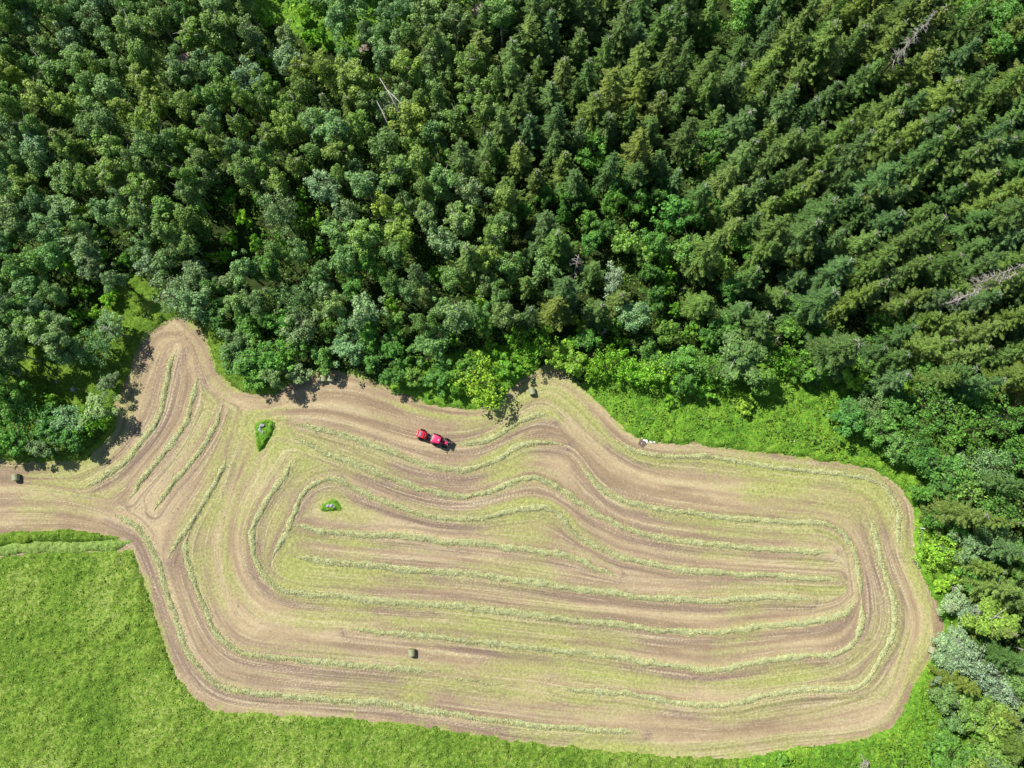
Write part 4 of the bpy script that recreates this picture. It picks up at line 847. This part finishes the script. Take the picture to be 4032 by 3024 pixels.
patch("plastic_sheet", [s2(1050, 500), s2(1100, 490), s2(1180, 550), s2(1240, 610), s2(1150, 630), s2(1080, 580)], M['plastic'], .14, "middle white plastic scrap beside the lush margin", "plastic scrap", group=pg)
patch("plastic_sheet", [s2(1230, 540), s2(1420, 530), s2(1340, 615), s2(1290, 600)], M['plastic'], .14, "right-hand white plastic scrap, shaped like a wedge", "plastic scrap", group=pg)
patch("plastic_sheet", [s2(600, 600), s2(655, 620), s2(645, 665)], M['plastic'], .14, "tiny white plastic scrap left of the others", "plastic scrap", group=pg)
patch("soil_patch", [s2(560, 420), s2(700, 400), s2(960, 470), s2(980, 640), s2(850, 760), s2(700, 860), s2(560, 760), s2(420, 680), s2(480, 560)], M['soil'], .085, "dark wet soil under the plastic scraps", kind='structure', thick=.005)
patch("soil_patch", [(1280, 1462), (1304, 1462), (1312, 1478), (1306, 1496), (1285, 1492)], M['stubble'], .085, "bare tan soil above the pair of bales", kind='structure', thick=.005)
# red implement half hidden under the big bush
x, y = G(1128, 1467, .8); e = empty("red_implement", (x, y, 0), -.6)
b = MB(); b.box((-.5, -.25, .55), (.5, .25, .8), top=(.05, .04)); b.box((-.5, -.25, .8), (-.35, .25, 1.1)); b.build("hopper", M['red'], e, .02)
b = MB(); b.tube([(.5, 0, .6), (1.2, 0, .45)], .05, 6); b.box((-.4, -.3, .25), (.4, .3, .31)); b.build("drawbar", M['dgrey'], e)
def wheel(parent, x, y, r, w, n=28, name="wheel", lug=True):
    b = MB(); y0, y1 = y-w/2, y+w/2
    b.lathe([(-w/2+.03, r*.62), (-w/2, r*.8), (-w/2+.05*w, r*.93), (-w*.28, r), (w*.28, r), (w/2-.05*w, r*.93), (w/2, r*.8), (w/2-.03, r*.62)], n, 'y')
    if lug:
        for k in range(14):
            a = 6.2832*k/14
            for s in (-1, 1):
                m = Matrix.Rotation(a+(.2 if s > 0 else 0), 4, 'Y') @ Matrix.Translation((0, 0, r*1.0)) @ Matrix.Rotation(s*.5, 4, 'Z')
                b.box((-.035*r/.5, min(0, s*w*.46), -.02), (.035*r/.5, max(0, s*w*.46), .035), rot=m)
    o = b.build(name, M['rubber'], parent); o.location = (x, y, r)
    c = MB(); c.lathe([(-w*.35, r*.5), (-w*.2, r*.6), (w*.2, r*.6), (w*.35, r*.5)], 20, 'y'); c.lathe([(-w*.42, r*.2), (w*.42, r*.2)], 12, 'y'); c.build("rim", M['grey'], o)
    return o
wheel(e, 0, .42, .3, .16, lug=False); wheel(e, 0, -.42, .3, .16, lug=False)
tag(e, "small red farm implement half hidden under the big green bush", "farm implement")

# ------------------------------------------------------------------ bales
t = NT("bale_net"); tc = t.node("ShaderNodeTexCoord").outputs["Object"]
w = t.node("ShaderNodeTexWave"); w.wave_type = 'BANDS'; w.bands_direction = 'Y'; w.inputs["Scale"].default_value = 4.0; w.inputs["Distortion"].default_value = 1.2; t.L(tc, w.inputs[0])
n2 = t.noise(5, 5, tc); c = t.mix(t.math('MULTIPLY', w.outputs["Fac"], .35), t.ramp(n2, [(.3, (.19, .205, .095)), (.7, (.34, .355, .20))]), (.48, .49, .34)); t.bump(n2, .5, .04)
M['bale'] = t.fin(c, .6, .3)
t = NT("bale_end"); tc = t.node("ShaderNodeTexCoord").outputs["Object"]; n2 = t.noise(6, 5, tc); t.bump(n2, .8, .05); M['bale_end'] = t.fin(t.ramp(n2, [(.3, (.12, .13, .05)), (.7, (.26, .27, .12))]), .9, .1)
BL = [((61, 1880), 8, "lone round bale at the left edge of the field below the trees"), ((1272, 1490), 4, "left one of the two bales side by side under the forest edge"), ((1303, 1490), -8, "right one of the two bales side by side under the forest edge"), ((2095, 1541), -18+30, "round bale in the bay of the field beside a tree shadow"),
      ((1621, 2570), 2, "lone round bale low in the middle of the field between hay rows"), ((3670, 2559), -20, "round bale at the far right edge of the mown field")]
for (p, rot, lab) in BL:
    x, y = G(p[0], p[1], .62); e = empty("round_bale", (x, y, 0), R(rot)); r_, hl = .58, .57
    b = MB(); prof = [(-hl+.0, r_*.90), (-hl+.02, r_*.95), (-hl+.06, r_), (-hl*.5, r_*1.015), (0, r_*1.0), (hl*.5, r_*1.015), (hl-.06, r_), (hl-.02, r_*.95), (hl, r_*.90)]
    b.lathe(prof, 40, 'y', (0, 0, r_*.97)); b.build("net_wrap", M['bale'], e, smooth=False)
    for s in (-1, 1):
        c = MB(); c.lathe([(s*(hl+.002), .02), (s*(hl+.03), r_*.3), (s*(hl+.025), r_*.6), (s*(hl+.003), r_*.88)] if s > 0 else [(s*(hl+.003), r_*.88), (s*(hl+.025), r_*.6), (s*(hl+.03), r_*.3), (s*(hl+.002), .02)], 30, 'y', (0, 0, r_*.97)); c.build("bale_end", M['bale_end'], e)
    tag(e, lab, "hay bale", "round hay bales on the field")

# ------------------------------------------------------------------ tractor (x forward, y left) and baler
TX, TY = G(1715, 1730, .6); HEAD = R(-19.5)
T = empty("tractor", (TX, TY, 0), HEAD)
for s in (-1, 1):
    wheel(T, 0, s*.78, .62, .36, name="rear_wheel"); wheel(T, 1.88, s*.70, .42, .30, name="front_wheel")
b = MB(); b.box((-.35, -.22, .45), (2.3, .22, .85)); b.box((-.2, -.55, .5), (.2, .55, .74)); b.box((1.8, -.5, .36), (1.96, .5, .5)); b.build("chassis", M['dgrey'], T, .02)
b = MB(); b.box((1.1, -.30, .85), (2.15, .30, 1.38), top=(.0, .06)); b.box((2.15, -.29, .8), (2.3, .29, 1.3), top=(.03, .06)); b.build("hood", M['pink'], T, .04)
b = MB()
for k in range(5): b.box((2.305, -.22, .88+k*.08), (2.33, .22, .91+k*.08))
b.box((2.298, -.225, .86), (2.306, .225, 1.24)); b.build("grille", M['black'], T)
b = MB(); b.box((1.3, -.315, 1.0), (1.9, -.29, 1.2)); b.build("side_panel", M['black'], T)
for s in (-1, 1):
    b = MB(); b.lathe([(0, .06), (.03, .075), (.05, .07)], 16, 'x', (2.3, s*.2, 1.18)); b.build("headlight", M['whitep'], T)
    b = MB()                                                # fender: arched plate over the rear wheel
    n = 10; V0 = []
    for k in range(n+1):
        a = R(160)-R(140)*k/n
        for yy in (.42, .70): V0.append((.70*math.cos(a), s*yy, .62+.70*math.sin(a))); V0.append((.74*math.cos(a), s*yy, .62+.74*math.sin(a)))
    F0 = []
    for k in range(n):
        i = k*4; F0 += [[i+1, i+3, i+7, i+5], [i, i+4, i+6, i+2], [i, i+1, i+5, i+4], [i+2, i+6, i+7, i+3]]
    F0 += [[0, 2, 3, 1], [n*4, n*4+1, n*4+3, n*4+2]]
    b.add(V0, F0); b.build("fender", M['red'], T)
b = MB()
for (x, yy) in ((-.35, .56), (-.35, -.56), (1.0, .5), (1.0, -.5), (.35, .62), (.35, -.62)): b.box((x-.03, yy-.03, .8), (x+.03, yy+.03, 2.28))
b.box((-.3, -.55, .75), (1.0, .55, .85)); b.build("cab_frame", M['black'], T)
b = MB(); b.box((-.33, -.6, .88), (.98, .6, 2.26), top=(.02, .03)); b.build("cab_glass", M['glass'], T)
b = MB(); rp = []
import itertools
nx_, ny_ = 14, 14
RV = []
for i in range(nx_+1):
    for j in range(ny_+1):
        u = -1+2*i/nx_; v = -1+2*j/ny_; k = (abs(u)**4+abs(v)**4)
        sh = (1-.10*v*v)*.74; RV.append((.36+u*(.70)*(1-.07*v**4), v*.64*(1-.10*max(0, u)**2)*(1-.06*u**4), 2.46-.05*k-.05*(u*u+v*v)*.5))
RF = [[i*(ny_+1)+j, (i+1)*(ny_+1)+j, (i+1)*(ny_+1)+j+1, i*(ny_+1)+j+1] for i in range(nx_) for j in range(ny_)]
bot = [(p[0], p[1], 2.27) for p in RV]; N0 = len(RV)
per = [i*(ny_+1) for i in range(nx_+1)]+[nx_*(ny_+1)+j for j in range(1, ny_+1)]+[i*(ny_+1)+ny_ for i in range(nx_-1, -1, -1)]+[j for j in range(ny_-1, 0, -1)]
RF2 = [[a, N0+a, N0+per[(k+1) % len(per)], per[(k+1) % len(per)]] for k, a in enumerate(per)]+[[N0+q for q in f[::-1]] for f in RF]
b.add(RV+bot, RF+RF2); rf = b.build("cab_roof", M['pink'], T, smooth=False)
b = MB(); b.box((.66, .02-.17, 2.43), (.90, .02+.17-.0, 2.475)); b.build("roof_vent", M['grey'], rf)
for s in (-1, 1):
    b = MB(); b.box((-.46, s*.5-.09, 2.28), (-.38, s*.5+.09, 2.38)); b.build("work_light", M['whitep'], rf)
    b = MB(); b.tube([(.98, s*.52, 1.9), (1.15, s*.95, 1.95)], .015, 5); b.box((1.12, s*.95-.1, 1.75), (1.16, s*.95+.1, 2.1)); b.build("mirror", M['black'], T)
    b = MB(); b.box((.35, s*.45-.12 if s > 0 else s*.45-.12, .45), (.8, s*.45+.12, .50)); b.box((.4, s*.66-.08, .3), (.75, s*.66+.08, .34)); b.build("step", M['grey'], T)
    b = MB(); b.tube([(1.15, s*.44, 1.15), (1.9, s*.46, 1.05), (2.7, s*.46, .62)], [.055, .055, .05], 6); b.tube([(1.1, s*.44, .6), (1.1, s*.44, 1.25)], .06, 6); b.tube([(1.3, s*.44, .7), (2.2, s*.46, .85)], .03, 6); b.build("loader_arm", M['dgrey'], T)
b = MB(); b.tube([(1.25, -.34, 1.2), (1.25, -.34, 2.1), (1.2, -.34, 2.2)], .035, 8); b.build("exhaust", M['grey'], T)
b = MB(); b.box((2.65, -.62, .35), (2.75, .62, .45)); b.box((2.65, -.62, .85), (2.75, .62, .93)); b.box((2.95, -.66, .2), (3.02, .66, .9))
for yy in (-.62, -.3, 0, .3, .62): b.box((2.75, yy-.025, .35), (2.95, yy+.025, .42)); b.box((2.70, yy-.02, .45), (2.74, yy+.02, .85))
b.box((2.3, -.28, .5), (2.66, .28, .62)); b.build("front_frame", M['black'], T, .01)
b = MB(); b.box((-.75, -.34, .4), (-.4, .34, .48)); b.tube([(-.35, .3, .55), (-.85, .25, .45)], .03, 6); b.tube([(-.35, -.3, .55), (-.85, -.25, .45)], .03, 6); b.tube([(-.4, 0, 1.0), (-.8, 0, .75)], .03, 6); b.build("hitch", M['grey'], T)
b = MB(); b.box((-.62, -.3, .95), (-.40, .3, 1.5), top=(.03, .05)); b.build("rear_box", M['grey'], T, .03)
tag(T, "red tractor with pink-red cab roof and black front loader frame, towing a baler", "tractor")
BX = empty("round_baler", (TX-2.45*math.cos(HEAD), TY-2.45*math.sin(HEAD), 0), HEAD+R(1))
b = MB(); pr = [(-.95, .55), (-1.02, 1.0), (-.85, 1.5), (-.45, 1.72), (.15, 1.70), (.45, 1.62), (.80, 1.25), (.95, .8), (.8, .45), (-.6, .42)]
n = len(pr); vv = [(x, -.58, z) for x, z in pr]+[(x, .58, z) for x, z in pr]
b.add(vv, [[i, (i+1) % n, n+(i+1) % n, n+i][::-1] for i in range(n)]+[list(range(n))[::-1], [n+i for i in range(n)]]); body = b.build("body", M['red'], BX, .03)
b = MB(); b.box((-.42, -.47, 1.722), (-.02, .47, 1.76)); body2 = b.build("belt_opening", M['dgrey'], BX)
for k, x in enumerate((-.35, -.22, -.09)):
    c = MB(); c.tube([(x, -.45, 1.78), (x, .45, 1.78)], .045, 8); c.build("roller", M['grey'], body2)
b = MB(); b.box((-.62, -.46, 1.66), (-.54, .46, 1.70)); b.build("slot", M['black'], BX)
# worn white lettering strips, unreadable in the photograph
b = MB()
rt = Matrix.Translation((-.78, 0, 1.585)) @ Matrix.Rotation(R(-29), 4, 'Y')
for k in range(7): b.box((-.035, -.40+k*.115, 0), (.035, -.40+k*.115+.085, .012), rot=rt)
b.build("lettering", M['whitep'], BX)
b = MB(); rt = Matrix.Translation((.64, 0, 1.44)) @ Matrix.Rotation(R(46.5), 4, 'Y')
for k, l in ((-.35, .2), (-.05, .14), (.18, .22)): b.box((-.03, k, 0), (.03, k+l, .012), rot=rt)
b.build("lettering", M['whitep'], BX)
b = MB(); b.box((.85, -.5, .3), (1.2, .5, .6)); b.lathe([(-.5, .2), (.5, .2)], 14, 'y', (.95, 0, .32)); b.build("pickup", M['black'], BX, .02)
b = MB(); b.tube([(.7, .3, .5), (1.7, .03, .45)], .05, 6); b.tube([(.7, -.3, .5), (1.7, -.03, .45)], .05, 6); b.tube([(.9, 0, 1.0), (1.8, .02, .7)], .035, 6); b.build("drawbar", M['dgrey'], BX)
for s in (-1, 1): wheel(BX, -.25, s*.80, .40, .30, lug=False)
tag(BX, "red round baler with exposed rollers on top, hitched behind the tractor", "baler")
